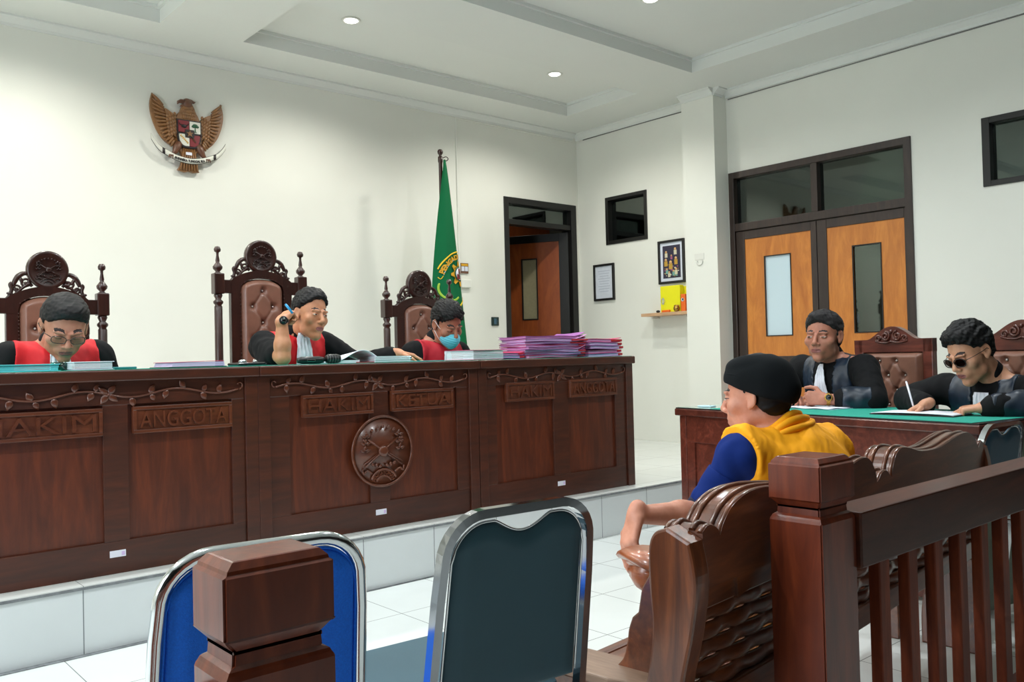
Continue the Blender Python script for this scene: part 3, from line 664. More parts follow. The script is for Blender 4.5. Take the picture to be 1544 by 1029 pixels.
# ================================================================== EMBLEM ON THE WALL
def garuda():
    t=thing('eagle_emblem','carved brown spread-winged eagle coat of arms with shield and ribbon on the back wall','wall emblem',(2.32,YW,2.44))
    U=(1,0,0);Z=(0,0,1);W=(0,-1,0)
    z0=2.44
    for s in (-1,1):
        outer=smooth2([(s*.245,.53),(s*.262,.45),(s*.25,.36),(s*.215,.27),(s*.165,.205),(s*.115,.175)],5)
        inner=smooth2([(s*.07,.215),(s*.075,.30),(s*.088,.375),(s*.125,.415),(s*.17,.435),(s*.215,.475),(s*.245,.53)],5)
        mb=MB(); mb.prism(outer+inner[:-1],(0,-.004,0),U,Z,W,.022,.003)
        mb.mi=0 
        for k in range(14):  # long feathers fan from the coverts to the outer edge
            f=k/13; a=Vector((s*(.10+.075*f),0,.215+.235*f)); b=Vector((s*(.125+.125*math.sin(min(1,f*1.05)*PI*.5)),0,.186+.335*f**1.25))
            if f<.9: b.z-=.02*(1-f)
            p=[Vector((q.x,-.030-.006*math.sin(PI*j/6),q.z)) for j,q in enumerate([a.lerp(b,j/6) for j in range(7)])]
            mb.tube(p,[.010,.0105,.0105,.010,.009,.007,.003],6,flat=(1,.6),up=(0,1,0))
        inner2=smooth2([(s*.075,.23),(s*.115,.255),(s*.142,.315),(s*.158,.39),(s*.165,.43),(s*.125,.412),(s*.088,.375),(s*.078,.30)],4)
        mb.prism(inner2,(0,-.026,0),U,Z,W,.016,.004)
        for r_ in range(6):
            for c_ in range(4):
                f=r_/5; mb.blob((s*(.085+.018*c_+.012*f),-.043,.27+.026*r_-.008*c_),(.010,.004,.014),Matrix.Rotation(s*.4,3,'Y'))
        mb.build('wing','bronze',t)
    mb=MB() # body and tail
    body=smooth2([(-.085,.36),(-.078,.40),(-.056,.43),(-.044,.462),(-.034,.485)],4)+smooth2([(.034,.485),(.046,.462),(.058,.43),(.075,.40),(.085,.36)],4)+[(.08,.18),(.05,.12),(.045,.09),(.055,.04),(.075,.005),(.03,-.002),(0,.006),(-.03,-.004),(-.08,.008),(-.06,.04),(-.048,.09),(-.05,.12),(-.08,.18)]
    mb.prism(body,(0,-.006,0),U,Z,W,.03,.004)
    for r_ in range(5):
        for c_ in range(-3,4): mb.blob((c_*(.015-.0012*r_)+(.006 if r_%2 else 0),-.037,.365+r_*.023),(.010,.005,.014),Matrix.Identity(3))
    for c_ in range(-3,4): mb.tube([(c_*.012,-.040,.17),(c_*.017,-.040,.07),(c_*.02,-.040,.01)],[.006,.008,.007],6,up=(0,1,0))
    mb.build('body','bronze',t)
    mb=MB(); mb.ball((-.004,-.03,.494),(.037,.026,.034)); mb.tube([(-.02,-.032,.497),(-.05,-.034,.500),(-.070,-.033,.490),(-.076,-.032,.474)],[.02,.015,.010,.002],8); mb.tube([(-.02,-.032,.478),(-.045,-.033,.468),(-.058,-.032,.460)],[.012,.008,.002],8)
    mb.tube([(0,-.03,.516),(.024,-.03,.512),(.044,-.028,.506),(.058,-.026,.512)],[.012,.013,.010,.002],8); mb.mi=1; mb.ball((-.028,-.052,.505),.004,8)
    mb.build('head',['bronzed','black'],t)
    # shield
    def shield(w,ztop,zbot,n=10):
        return [(-w,ztop)]+[(-w*math.cos(PI/2*i/n)**.55 if i<n else 0, ztop-(ztop-zbot)*.45-(ztop-zbot)*.55*math.sin(PI/2*i/n)) for i in range(n+1)]+[(w*math.sin(PI/2*i/n)**.55, ztop-(ztop-zbot)*.45-(ztop-zbot)*.55*math.cos(PI/2*i/n)) for i in range(1,n+1)]+[(w,ztop)]
    mb=MB(); mb.prism(shield(.088,.368,.165),(0,-.036,0),U,Z,W,.016,.003); sh=mb.build('shield','shk',t)
    y=-.0525
    def quad(x0,x1,za,zb,mat,nm):
        P=[p for p in shield(.078,.358,.178)]
        q=[]; 
        for i in range(9):
            q.append((x0+(x1-x0)*i/8,zb))
        def low(x): 
            best=.178
            for (a,b),(c,d) in zip(P,P[1:]):
                if min(a,c)-1e-9<=x<=max(a,c)+1e-9 and b<.30:
                    best=b+(d-b)*((x-a)/(c-a) if abs(c-a)>1e-6 else 0); break
            return best
        low_=[(x1+(x0-x1)*i/8,max(za,low(x1+(x0-x1)*i/8))) for i in range(9)]
        m=MB(); m.prism(q+low_,(0,y,0),U,Z,W,.004); return m.build(nm,mat,sh)
    quad(-.078,-.002,.272,.358,'shr','field_red'); quad(.002,.078,.272,.358,'shw','field_white')
    quad(-.078,-.002,.18,.265,'shw','field_white'); quad(.002,.078,.18,.265,'shr','field_red')
    mb=MB(); mb.box((-.088,y-.004,.262),(.088,y,.276)); mb.prism([(-.03,.24),(.03,.24),(.034,.27),(.03,.297),(-.03,.297),(-.034,.27)],(0,y-.003,0),U,Z,W,.006); 
    mb.build('centre_band','shk',sh)
    mb=MB(); P=[]
    for i in range(10): r=.026 if i%2==0 else .011; P.append((r*math.sin(i*PI/5),.268+r*math.cos(i*PI/5)))
    mb.prism(P,(0,y-.009,0),U,Z,W,.004); mb.build('star','bronze',sh)
    mb=MB(); mb.box((.037,y-.008,.285),(.043,y-.004,.32)); 
    for a in ((.04,.332,.02,.012),(.028,.325,.014,.009),(.054,.325,.014,.009)): mb.ball((a[0],y-.006,a[1]),(a[2],.003,a[3]),10)
    mb.box((.03,y-.008,.283),(.05,y-.004,.287)); mb.build('banyan_tree','shg',sh)
    mb=MB(); mb.ball((-.04,y-.006,.318),(.02,.003,.013),10)
    for s in (-1,1): mb.tube([(-.04+s*.015,y-.006,.322),(-.04+s*.03,y-.006,.33),(-.04+s*.032,y-.006,.342)],[.004,.003,.001],6)
    mb.build('bull_head','shk',sh)
    mb=MB()
    for i in range(7): mb.blob((-.062+i*.008,y-.006,.25-i*.008),(.004,.003,.007),Matrix.Rotation(.8,3,'Y'))
    mb.build('rice_stalk','goldy',sh)
    mb=MB()
    for i in range(6): mb.tube(arcpts((.03+.004*i-.01,y-.006,.235-.004*i),.006,0,2*PI,8),.0015,4)
    mb.build('chain','bronzed',sh)
    # legs
    for s in (-1,1):
        mb=MB(); mb.tube([(s*.06,-.03,.20),(s*.085,-.035,.165),(s*.10,-.04,.13),(s*.12,-.042,.105)],[.026,.028,.018,.009],10)
        for k in (-1,0,1): mb.tube([(s*.118,-.042,.11),(s*(.132+.012*k),-.056,.10),(s*(.135+.014*k),-.056,.08)],[.006,.006,.002],6)
        mb.build('leg','bronzed',t)
    # ribbon
    C=smoothpts([(-.265,0,.215),(-.235,0,.17),(-.20,0,.135),(-.15,0,.112),(-.09,0,.088),(0,0,.074),(.09,0,.088),(.15,0,.112),(.20,0,.135),(.235,0,.17),(.265,0,.215)],5)
    def rib(i0,i1,yo,hw,nm,mat):
        m=MB(); seg=C[i0:i1+1]
        def fn(u,v):
            k=u*(len(seg)-1); i=min(int(k),len(seg)-2); p=seg[i].lerp(seg[i+1],k-i)
            return Vector((p.x,yo,p.z+(v-.5)*2*hw))
        m.grid(fn,24,2); return m.build(nm,mat,t,solid=.004)
    rb=rib(0,len(C)-1,-.050,.021,'ribbon_edge','shk'); rib(13,37,-.054,.0175,'ribbon_front','shw'); rib(0,11,-.054,.0175,'ribbon_tail','shw'); rib(39,len(C)-1,-.054,.0175,'ribbon_tail','shw')
    mb=MB(); add_text(mb,'BHINNEKA TUNGGAL IKA',.02,.003,(0,-.056,.0745),U,Z,W,offset=.0006,fit=(.215,.019),arc=(.42,-1)); mb.build('motto','shk',t)
    tag(MB().box((2.32-.025,YW-.050,2.44+.118),(2.32+.018,YW-.046,2.44+.138)).build('asset_sticker','white'),'small white sticker on the tail of the eagle emblem','sticker')
garuda()

# ================================================================== FLAGS
def flag(xp,yp,top,mats,label,green):
    t=thing('standing_flag',label,'flag',(xp,yp,DZ)); H=top-DZ
    mb=MB(); mb.lathe([(0,0),(.16,0),(.16,.03),(.13,.045),(.05,.06),(.03,.09),(.018,.10),(0,.10)],(0,0,0),24); mb.build('base','chairw',t)
    mb=MB(); mb.lathe([(.016,.09),(.016,H-.10),(.02,H-.09),(.02,H-.05),(.012,H-.045),(.012,H-.035),(.022,H-.02),(.024,H-.005),(.016,H+.01),(0,H+.016)],(0,0,0),14); mb.build('pole','chairw',t)
    mb=MB(); mb.tube(smoothpts([(.015,-.01,H-.06),(.05,-.012,H-.045),(.07,-.014,H-.06),(.05,-.014,H-.08),(.03,-.012,H-.07)],4),.004,5); mb.build('cord','chairw',t)
    zt=H-.075; zb=.30
    def xl(z): f=(zt-z)/(zt-zb); return .022-.22*f-.045*math.sin(PI*min(1,f))
    def xr(z): f=(zt-z)/(zt-zb); return .035+.24*f**.85
    def ys(x,z):
        f=(zt-z)/(zt-zb); a,b=xl(z),xr(z); u=min(1,max(0,(x-a)/(b-a)))
        return -.02-.10*f**.7*math.sin(PI*u)**.8-.012*f*math.sin(u*13+2*z)
    mb=MB()
    def fn(u,v):
        z=zt-(zt-zb)*v
        if u<=.5: x=xl(z)+(xr(z)-xl(z))*u*2; return Vector((x,ys(x,z),z))
        x=xr(z)-(xr(z)-xl(z))*(u-.5)*2; f=v; k=math.sin(PI*(u-.5)*2); return Vector((x,ys(x,z)*(1-k)+(-.005+.05*f*k),z))
    if green: mb.grid(fn,60,40); cl=mb.build('flag_cloth',mats[0],t,solid=.003)
    else:
        g=mb; g.grid(fn,60,40)
        for f in g.bm.faces:
            c=f.calc_center_median(); f.material_index=1 if c.x>xl(c.z)+(xr(c.z)-xl(c.z))*(.55+.25*math.sin(c.z*2)) else 0
        cl=g.build('flag_cloth',mats,t,solid=.003)
    if green:
        def conf(mb,lift=.009):
            # subdivide long edges then drape
            bmesh.ops.subdivide_edges(mb.bm,edges=[e for e in mb.bm.edges if e.calc_length()>.02],cuts=3,use_grid_fill=True)
            for v in mb.bm.verts:
                off=v.co.y; z=v.co.z; x=min(max(v.co.x,xl(z)+.002),xr(z)-.002); v.co.x=x; v.co.y=ys(x,z)-lift+off
        U=(1,0,0);Z=(0,0,1);W=(0,-1,0)
        def zz(w): return w-DZ
        mb=MB(); c=(.16,0,zz(1.68))
        for r,th in ((.272,.006),(.218,.0025)): 
            mb.mi=0 if r>.25 else 3; mb.tube(arcpts(c,r,PI*.86 if r>.25 else PI*.90,PI*.42,30),th,6,flat=(1,.25),up=(0,1,0))
        mb.mi=1; add_text(mb,'PENGADILAN NEGERI',.05,.003,(.16,0,zz(1.68)+.232),U,Z,W,offset=.002,fit=(.57,.042),arc=(.24,1))
        # sun
        c2=(.125,0,zz(1.765)); P=[]
        for i in range(32):
            r=.105 if i%4 in (0,1) else .07; P.append((c2[0]+r*math.cos(i*PI/16),c2[2]+r*math.sin(i*PI/16)))
        mb.mi=1; mb.prism(P,(0,0,0),U,Z,W,.002)
        mb.mi=2; mb.lathe([(0,.0025),(.062,.0025),(.062,.004),(0,.004)],c2,28,axis=(0,-1,0))
        mb.mi=3; mb.lathe([(0,.0045),(.05,.0045),(.05,.006),(0,.006)],c2,28,axis=(0,-1,0))
        mb.mi=4; mb.box((c2[0]-.02,-.008,c2[2]-.0),(c2[0]+.03,-.006,c2[2]+.045)); mb.box((c2[0]-.04,-.008,c2[2]-.045),(c2[0]+.005,-.006,c2[2]-.004)); mb.mi=2; mb.box((c2[0]-.012,-.0085,c2[2]-.03),(c2[0]-.002,-.0065,c2[2]+.02))
        # left frond and lower ribbons
        mb.mi=5; mb.tube(arcpts((.0,0,zz(1.64)),.09,PI*.85,PI*1.62,16),[.004]+[.009]*14+[.004,.002],6,flat=(1,.25),up=(0,1,0))
        mb.mi=0
        mb.tube(smoothpts([(-.09,0,zz(1.73)),(-.07,0,zz(1.715)),(-.05,0,zz(1.74))],4),.003,5,flat=(1,.3),up=(0,1,0))
        mb.tube(smoothpts([(-.02,0,zz(1.49)),(.04,0,zz(1.47)),(.1,0,zz(1.49)),(.16,0,zz(1.54)),(.19,0,zz(1.57))],5),.008,6,flat=(1,.25),up=(0,1,0))
        mb.mi=5; mb.tube(smoothpts([(.03,0,zz(1.54)),(.07,0,zz(1.55)),(.1,0,zz(1.57))],4),.009,6,flat=(1,.25),up=(0,1,0))
        conf(mb); mb.build('printed_emblem',['yellow','goldy','shg','white','shr','leafg'],cl)
M['leafg']=plain('emblem_lime',(150,190,60),.6)
flag(4.262,5.76,2.785,['flagg'],'tall green flag with yellow emblem and lettering furled on a dark wooden pole',True)
flag(.30,5.86,2.785,['flagr','white'],'red and white flag on a pole near the back wall, left of the judges',False)

# ================================================================== JUDGES' DESK
def leaf(mb,c,L,w,ang,t=.006):
    # pointed leaf lying in xz plane
    n=7; a=Vector((math.cos(ang),0,math.sin(ang))); b=Vector((-math.sin(ang),0,math.cos(ang))); c=Vector(c)
    mid=[];l=[];r=[]
    for i in range(n+1):
        f=i/n; ww=w*math.sin(PI*f**.8)*.5; p=c+a*L*f
        mid.append(mb.bm.verts.new(p+Vector((0,-t,0)))); l.append(mb.bm.verts.new(p+b*ww)); r.append(mb.bm.verts.new(p-b*ww))
    for i in range(n):
        for A,B in ((l,mid),(mid,r)):
            try: f=mb.bm.faces.new((A[i],B[i],B[i+1],A[i+1])); f.smooth=True; f.material_index=mb.mi
            except ValueError: pass
def vine(mb,x0,x1,z,y,ph):
    N=60; P=[]
    for i in range(N+1):
        f=i/N; x=x0+(x1-x0)*f; P.append((x,y-.006,z+.014*math.sin(f*PI*6+ph)))
    mb.tube(P,.0045,6)
    for s,xe,p in ((-1,x0,P[0]),(1,x1,P[-1])):
        mb.tube(spiral((xe+s*.004,y-.006,p[2]+.018),.018,.006,-PI/2,.7*(s),14),.004,5)
    k=0
    for i in range(3,N-2,4):
        x,_,zz=P[i]; side=1 if k%2 else -1; 
        if abs(i-N/2)<3: k+=1; continue
        leaf(mb,(x,y-.004,zz),.042,.026,side*(1.1+.5*random.random()) if k%4<2 else PI-side*(1.0+.4*random.random()),.008)
        if k%3==0: leaf(mb,(x+.006,y-.004,zz),.034,.022,-side*(1.2),.007)
        k+=1
    xm=(x0+x1)/2
    for j in range(4): leaf(mb,(xm,y-.005,z),.048,.026,PI/4+j*PI/2+.1,.009)
    mb.ball((xm,y-.01,z),.006,8)
def ring(mb,c,R,r,n=48,m=8,axis='y'):
    mb.tube([(c[0]+R*math.cos(2*PI*i/n),c[1],c[2]+R*math.sin(2*PI*i/n)) for i in range(n)],r,m,closed=True)
def judge_desk(xc,words,panels,plates,zp,label,stx,med=None):
    hw=.6155; t=thing('judge_desk',label,'desk',(xc,3.60,DZ),0)
    mb=MB()
    for s in (-1,1):
        mb.box((s*hw,0,0),(s*(hw-.058),.045,.755),.003); mb.box((s*(hw-.005),.045,0),(s*(hw-.035),.42,.755),.003)
    a,b=-hw+.058,hw-.058
    mb.box((a,.012,0),(b,.04,.128),.003); mb.box((a,.012,.662),(b,.04,.755),.002)
    mb.box((a,.012,.128),(panels[0][0],.04,.662),.002); mb.box((panels[0][1],.012,.128),(panels[1][0],.04,.662),.002); mb.box((panels[1][1],.012,.128),(b,.04,.662),.002)
    mb.box((a,.05,.3),(b,.42,.32))
    mb.build('frame','deskd',t)
    for k,(p0,p1) in enumerate(panels):
        MB().box((p0-.01,.026,.12),(p1+.01,.036,.67)).build('panel','deskw',t)
        q0,q1=plates[k]; za,zb=zp
        mb=MB(); mb.box((q0,.0,za),(q1,.022,zb),.003)
        e=.014; 
        for bx in (((q0,-.006,za),(q1,.0,za+e)),((q0,-.006,zb-e),(q1,.0,zb)),((q0,-.006,za+e),(q0+e,.0,zb-e)),((q1-e,-.006,za+e),(q1,.0,zb-e))): mb.box(*bx,bev=.002)
        pl=mb.build('nameplate','carve',t)
        mb=MB(); add_text(mb,words[k],.08,.010,((q0+q1)/2,.0,(za+zb)/2),(1,0,0),(0,0,1),(0,-1,0),offset=0,fit=(q1-q0-.05,zb-za-.042)); mb.build('carved_letters','carve',pl)
    mb=MB(); vine(mb,-.53,.53,.705,.012,0); mb.build('vine_carving','carve',t)
    mb=MB(); mb.box((-hw,-.025,.755),(hw,.44,.800),.006); mb.build('desk_top','deskd',t)
    mb=MB(); mb.box((-hw+.004,.0,.8005),(hw-.004,.435,.8025)); mb.build('cloth_top','cloth',t)
    o=MB().box((stx-.03,.0105,.066),(stx+.03,.0115,.092)).build('asset_sticker','white',t,label='small white sticker')
    MB().box((stx+.014,.0098,.071),(stx+.026,.0105,.086)).build('printed_patch','lilac',o)
    if med:
        cx,cz,R=med; mb=MB(); mb.lathe([(0,.0),(R,.0),(R,.012),(0,.012)],(cx,.014,cz),48,axis=(0,-1,0)); mb.tube([(cx+R*math.cos(2*PI*i/56),.0,cz+R*math.sin(2*PI*i/56)) for i in range(56)],.007,8,closed=True)
        m=mb.build('medallion','carve',t)
        medal(m,cx,.0,cz,R,1)
    return t
def medal(parent,cx,y,cz,R,detail):
    mb=MB()
    for i in range(9):
        a=PI*(.16+.68*i/8); mb.blob((cx+R*.72*math.cos(a),y-.005,cz+R*.72*math.sin(a)),(R*.06,.006,R*.04),Matrix.Rotation(-a+.6*(i%2),3,'Y'))
    for s in (-1,1):
        for j in range(3):
            z=cz+R*(.42-.2*j); x=cx+s*R*(.55+.02*j)
            for q in range(3): leaf(mb,(x,y-.002,z),R*.18,R*.09,PI/2+s*(q-1)*1.2,.008)
        mb.tube([(cx-s*R*.62,y-.006,cz-R*.42),(cx+s*R*.5,y-.006,cz+R*.36)],R*.028,6)
        mb.tube([(cx-s*R*.66,y-.006,cz-R*.34),(cx-s*R*.2,y-.006,cz-R*.08)],R*.02,6)
        for j in range(3): mb.blob((cx+s*R*(.12+.12*j),y-.006,cz-R*(.42-.03*j)),(R*.07,.007,R*.045),Matrix.Rotation(s*(.5+j),3,'Y'))
        mb.tube(smoothpts([(cx+s*R*.38,y-.004,cz-R*.62),(cx+s*R*.55,y-.006,cz-R*.52),(cx+s*R*.66,y-.004,cz-R*.6),(cx+s*R*.7,y-.003,cz-R*.46)],4),R*.03,6)
    mb.lathe([(0,0),(R*.15,0),(R*.17,.006),(R*.14,.014),(R*.06,.016),(0,.014)],(cx,y,cz),20,axis=(0,-1,0))
    mb.tube(arcpts((cx,y-.004,cz-R*.98),R*.46,PI*.86,PI*.14,14),R*.035,6); mb.tube(arcpts((cx,y-.004,cz-R*.98),R*.27,PI*.86,PI*.14,14),R*.03,6)
    mb.build('relief_carving','carve' if detail else 'chairw',parent)
    if detail:
        mb=MB(); add_text(mb,'PENGAYOMAN',.03,.006,(cx,y-.001,cz-R*.98+R*.365),(1,0,0),(0,0,1),(0,-1,0),offset=.001,fit=(R*.86,R*.13),arc=(R*.365,1)); mb.build('carved_letters','carve',parent)
judge_desk(1.03,('HAKIM','ANGGOTA'),((-.47,-.02),(.075,.50)),((-.47,-.024),(.09,.496)),(.545,.652),'left dark carved judge desk marked HAKIM ANGGOTA with teal folder on it',.02+.008)
judge_desk(2.2605,('HAKIM','KETUA'),((-.462,-.048),(.062,.48)),((-.402,-.032),(.074,.448)),(.56,.662),'middle dark carved judge desk marked HAKIM KETUA with round carved medallion',.008,(.017,.373,.168))
judge_desk(3.496,('HAKIM','ANGGOTA'),((-.486,-.06),(.06,.464)),((-.42,-.064),(.063,.464)),(.568,.672),'right dark carved judge desk at the end beside the step, HAKIM ANGGOTA plates in shade',-.012)

# ================================================================== JUDGES' CHAIRS
def buttons(B,cu,y):
    o0=MB().ball((0,0,0),(.0065,.005,.0065),10).build('button','stud',cu); o0.location=(B[0][0],y,B[0][1])
    for bx,bz in B[1:]:
        o=o0.copy(); COL.objects.link(o); o.parent=cu; o.location=(bx,y,bz)
def judge_chair(label,xc,H,yb=4.9):
    """H raises the back: top of seat-back shoulder"""
    t=thing('judge_chair',label,'chair',(xc,yb,DZ),0,'tall carved judge chairs behind the desks')
    sh=1.245+H  # block centre z above platform
    for s in (-1,1):
        mb=MB(); x=s*.262
        mb.lathe([(.026,.0),(.026,.10),(.018,.12),(.024,.15),(.023,sh-.10),(.018,sh-.09),(.028,sh-.078),(.028,sh-.068),(.016,sh-.056),(.025,sh-.035),(.022,sh-.025)],(x,0,0),14)
        mb.box((x-.03,-.03,sh-.025),(x+.03,.03,sh+.095),.006)
        mb.lathe([(.024,sh+.095),(.015,sh+.10),(.012,sh+.105),(.026,sh+.120),(.028,sh+.133),(.016,sh+.15),(.010,sh+.158),(.012,sh+.168),(.007,sh+.20),(.008,sh+.215),(.018,sh+.222),(.02,sh+.235),(.013,sh+.25),(0,sh+.253)],(x,0,0),14)
        mb.build('post','chairw',t)
    # frame: stiles, arched rail
    top=[]; N=24
    def arch(u): return sh+.055+.066*math.cos(u*PI/2)**.8 if abs(u)<1 else sh+.055
    def inner(u): return sh+.022+.05*max(0,1-abs(u)**2.6)
    mb=MB(); 
    # build as strips to stay convex-safe
    for i in range(N):
        a=-1+2*i/N; b=a+2/N; xa=-.192+.384*i/N; xb=xa+.384/N
        ia=inner(xa/.138) if abs(xa)<.138 else sh-.02; ib=inner(xb/.138) if abs(xb)<.138 else sh-.02
        mb.prism([(xa,ia),(xb,ib),(xb,arch(b)),(xa,arch(a))],(0,-.0212,0),(1,0,0),(0,0,1),(0,1,0),.0424)
    for s in (-1,1):
        mb.box((s*.192,-.02,.40),(s*.136,.02,sh+.03),.003); mb.box((s*.235,-.02,sh-.02),(s*.19,.02,sh+.058),.003)
    mb.box((-.235,-.02,.40),(.235,.02,.47),.003)
    mb.build('back_frame','chairw',t)
    MB().box((-.15,.008,.42),(.15,.024,sh+.06)).build('back_board','chairw',t)
    # tufted cushion
    zc0,zc1=.47,sh+.0
    B=[(0,sh+.0)]; k=0
    z=sh+.0
    while z>.62:
        B+=[(-.065,z-.095),(.065,z-.095),(0,z-.19)]; z-=.19
    def top_at(u): return inner(u)
    def cush(u,v):
        x=(-1+2*u)*.134; zt=inner(x/.138)-.002; z=zc0+(zt-zc0)*v
        e=min(u,1-u)*.268; e2=min(v,1-v)*(zt-zc0); edge=min(1,e/.03)**.5*min(1,e2/.03)**.5
        d=.048*edge
        for bx,bz in B: d-=.026*math.exp(-((x-bx)**2+(z-bz)**2)/(2*.013**2))
        for i,(bx,bz) in enumerate(B):
            for cx,cz in B:
                if cz<bz-.01 and abs(cx-bx)<.08 and bz-cz<.12 and abs(cx-bx)>.01:
                    L=math.hypot(cx-bx,cz-bz); tt=((x-bx)*(cx-bx)+(z-bz)*(cz-bz))/L/L
                    if 0<tt<1:
                        dd=abs((x-bx)*(cz-bz)-(z-bz)*(cx-bx))/L; d-=.009*math.exp(-dd*dd/(2*.005**2))
        return Vector((x,.006-max(.001,d),z))
    mb=MB(); mb.grid(cush,44,110); cu=mb.build('cushion','leather',t)
    buttons(B,cu,-.020)
    mb=MB()
    for i in range(34):
        z=.50+(sh-.52)*i/33
        for s in (-1,1): mb.ball((s*.137,-.022,z),.0038,6)
    for i in range(13): 
        x=-.13+.26*i/12; mb.ball((x,-.022,inner(x/.138)+.002),.0038,6)
    mb.build('nail_trim','nail',cu)
    # crest scrollwork
    for s in (-1,1):
        mb=MB()
        def Q(*p): return [(s*a,0,sh+b) for a,b in p]
        mb.tube(smoothpts(Q((.226,.03),(.20,.04),(.175,.065),(.162,.10),(.168,.125),(.16,.135)),5),.0095,8,flat=(1,1.2),up=(0,1,0))
        mb.ball((s*.164,0,sh+.128),.011,10)
        mb.tube(smoothpts(Q((.185,.055),(.15,.075),(.11,.115),(.075,.13)),5),[.008]*16,8,up=(0,1,0))
        mb.tube(smoothpts(Q((.155,.125),(.135,.165),(.105,.185),(.075,.175),(.065,.155),(.078,.145)),5),[.010,.011,.012,.013,.013,.014,.014,.013,.013,.012,.012,.011,.011,.011,.010,.010,.009,.009,.009,.009,.009,.009,.009,.009,.009,.008][:26],8,up=(0,1,0))
        mb.tube(spiral((s*.10,0,sh+.135),.024,.009,PI*.1,-1.1*s,18),.0065,7)
        mb.tube(spiral((s*.138,0,sh+.105),.02,.008,PI*.9,1.1*s,16),.006,7)
        mb.ball((s*.10,0,sh+.135),.009,8); mb.ball((s*.138,0,sh+.105),.008,8)
        for a,b,L,an in ((.12,.15,.04,1.2),(.17,.08,.035,.2),(.09,.13,.03,2.6)):
            mb.blob((s*a,-.004,sh+b),(L*.5,.008,.009),Matrix.Rotation(-s*an,3,'Y'))
        mb.tube(smoothpts(Q((.07,.12),(.085,.145),(.075,.17),(.09,.185)),4),.008,7)
        mb.build('crest_scrollwork','chairw',t)
    mb=MB(); cz=sh+.205; R=.098
    mb.lathe([(0,.018),(R*.9,.018),(R,.012),(R,-.016),(R*.9,-.022),(R*.82,-.019),(0,-.018)][::-1],(0,0,cz),36,axis=(0,1,0))
    md=mb.build('medallion','chairw',t); medal(md,0,-.020,cz,R*.82,0)
    # seat, arms, legs
    MB().box((-.30,-.56,.34),(.30,.0,.40),.012).build('seat_frame','chairw',t)
    MB().box((-.285,-.55,.40),(.285,-.02,.47),.03,4).build('seat_cushion','leather',t)
    for s in (-1,1):
        mb=MB(); mb.tube(smoothpts([(s*.27,-.01,.66),(s*.29,-.2,.67),(s*.30,-.42,.655),(s*.30,-.5,.63)],4),.024,8,flat=(1.3,.8)); mb.lathe([(.02,0),(.014,.05),(.024,.12),(.016,.2),(.022,.25)],(s*.30,-.44,.40),12); mb.build('armrest','chairw',t)
        mb=MB(); mb.lathe([(.022,0),(.028,.05),(.018,.10),(.03,.2),(.03,.35)],(s*.27,-.52,0),12); mb.build('leg','chairw',t)
    return t
judge_chair('tall carved chair behind the left judge wearing glasses',1.115,-.135)
judge_chair('tallest carved chair with tufted brown back behind the middle judge',2.27,0)
judge_chair('tall carved chair behind the masked judge, in front of the green flag',3.415,-.125)
# ================================================================== PROSECUTORS' DESK
RZ=math.radians(-9.9)   # desk runs nearly along the right-hand wall
def proc_local(): return Matrix.Translation((3.61,1.387,0))@Matrix.Rotation(RZ,4,'Z')
# local: origin at near front corner, +y runs to the far end (length 1.72), +x depth away from the hall
t=thing('prosecutor_desk','reddish brown panelled desk topped with bright green cloth, two robed men behind it','desk',(3.61,1.387,0),RZ)
L=1.72; D=.64; H=.76
mb=MB(); mb.box((0,0,.02),(.03,.05,H-.045),.003).box((0,L-.05,.02),(.03,L,H-.045),.003).box((.005,.05,H-.19),(.03,L-.05,H-.045),.002).box((.005,.05,.02),(.03,L-.05,.12),.002)
mb.box((.005,.05,.12),(.03,.11,H-.19)).box((.005,L-.11,.12),(.03,L-.05,H-.19)).box((.005,L/2-.05,.12),(.03,L/2+.05,H-.19),.002)
mb.box((.03,L-.03,.02),(D,L,H-.045),.003)
mb.build('frame','proc',t)
for a,b in ((.10,L/2-.04),(L/2+.04,L-.10)): MB().box((.016,a,.11),(.026,b,H-.18)).build('panel','proc',t)
MB().box((.03,.0,.02),(D,.03,H-.045),.003).box((.1,-.004,.36),(D-.1,0,.375)).build('end_panel','oliv',t,label='grey-green end panel')
MB().box((-.02,-.02,H-.045),(D+.02,L+.02,H-.006),.006).build('desk_top','procd',t)
MB().box((-.014,-.014,H-.0058),(D+.014,L+.014,H-.0005)).build('dark_edge','black',t)
MB().box((-.002,.02,H-.0004),(D,L-.24,H+.0012)).build('green_cloth','cloth',t)
MB().box((-.002,L-.24,H-.0004),(D,L+.01,H+.0012)).build('glass_cover','glasst',t,label='bare glass-covered end')
o=MB().box((-.0012,.98,H-.155),(.0048,1.045,H-.125)).build('asset_sticker','white',t,label='small white sticker')
MB().box((-.0022,.985,H-.15),(-.0013,.998,H-.13)).build('printed_patch','lilac',o)
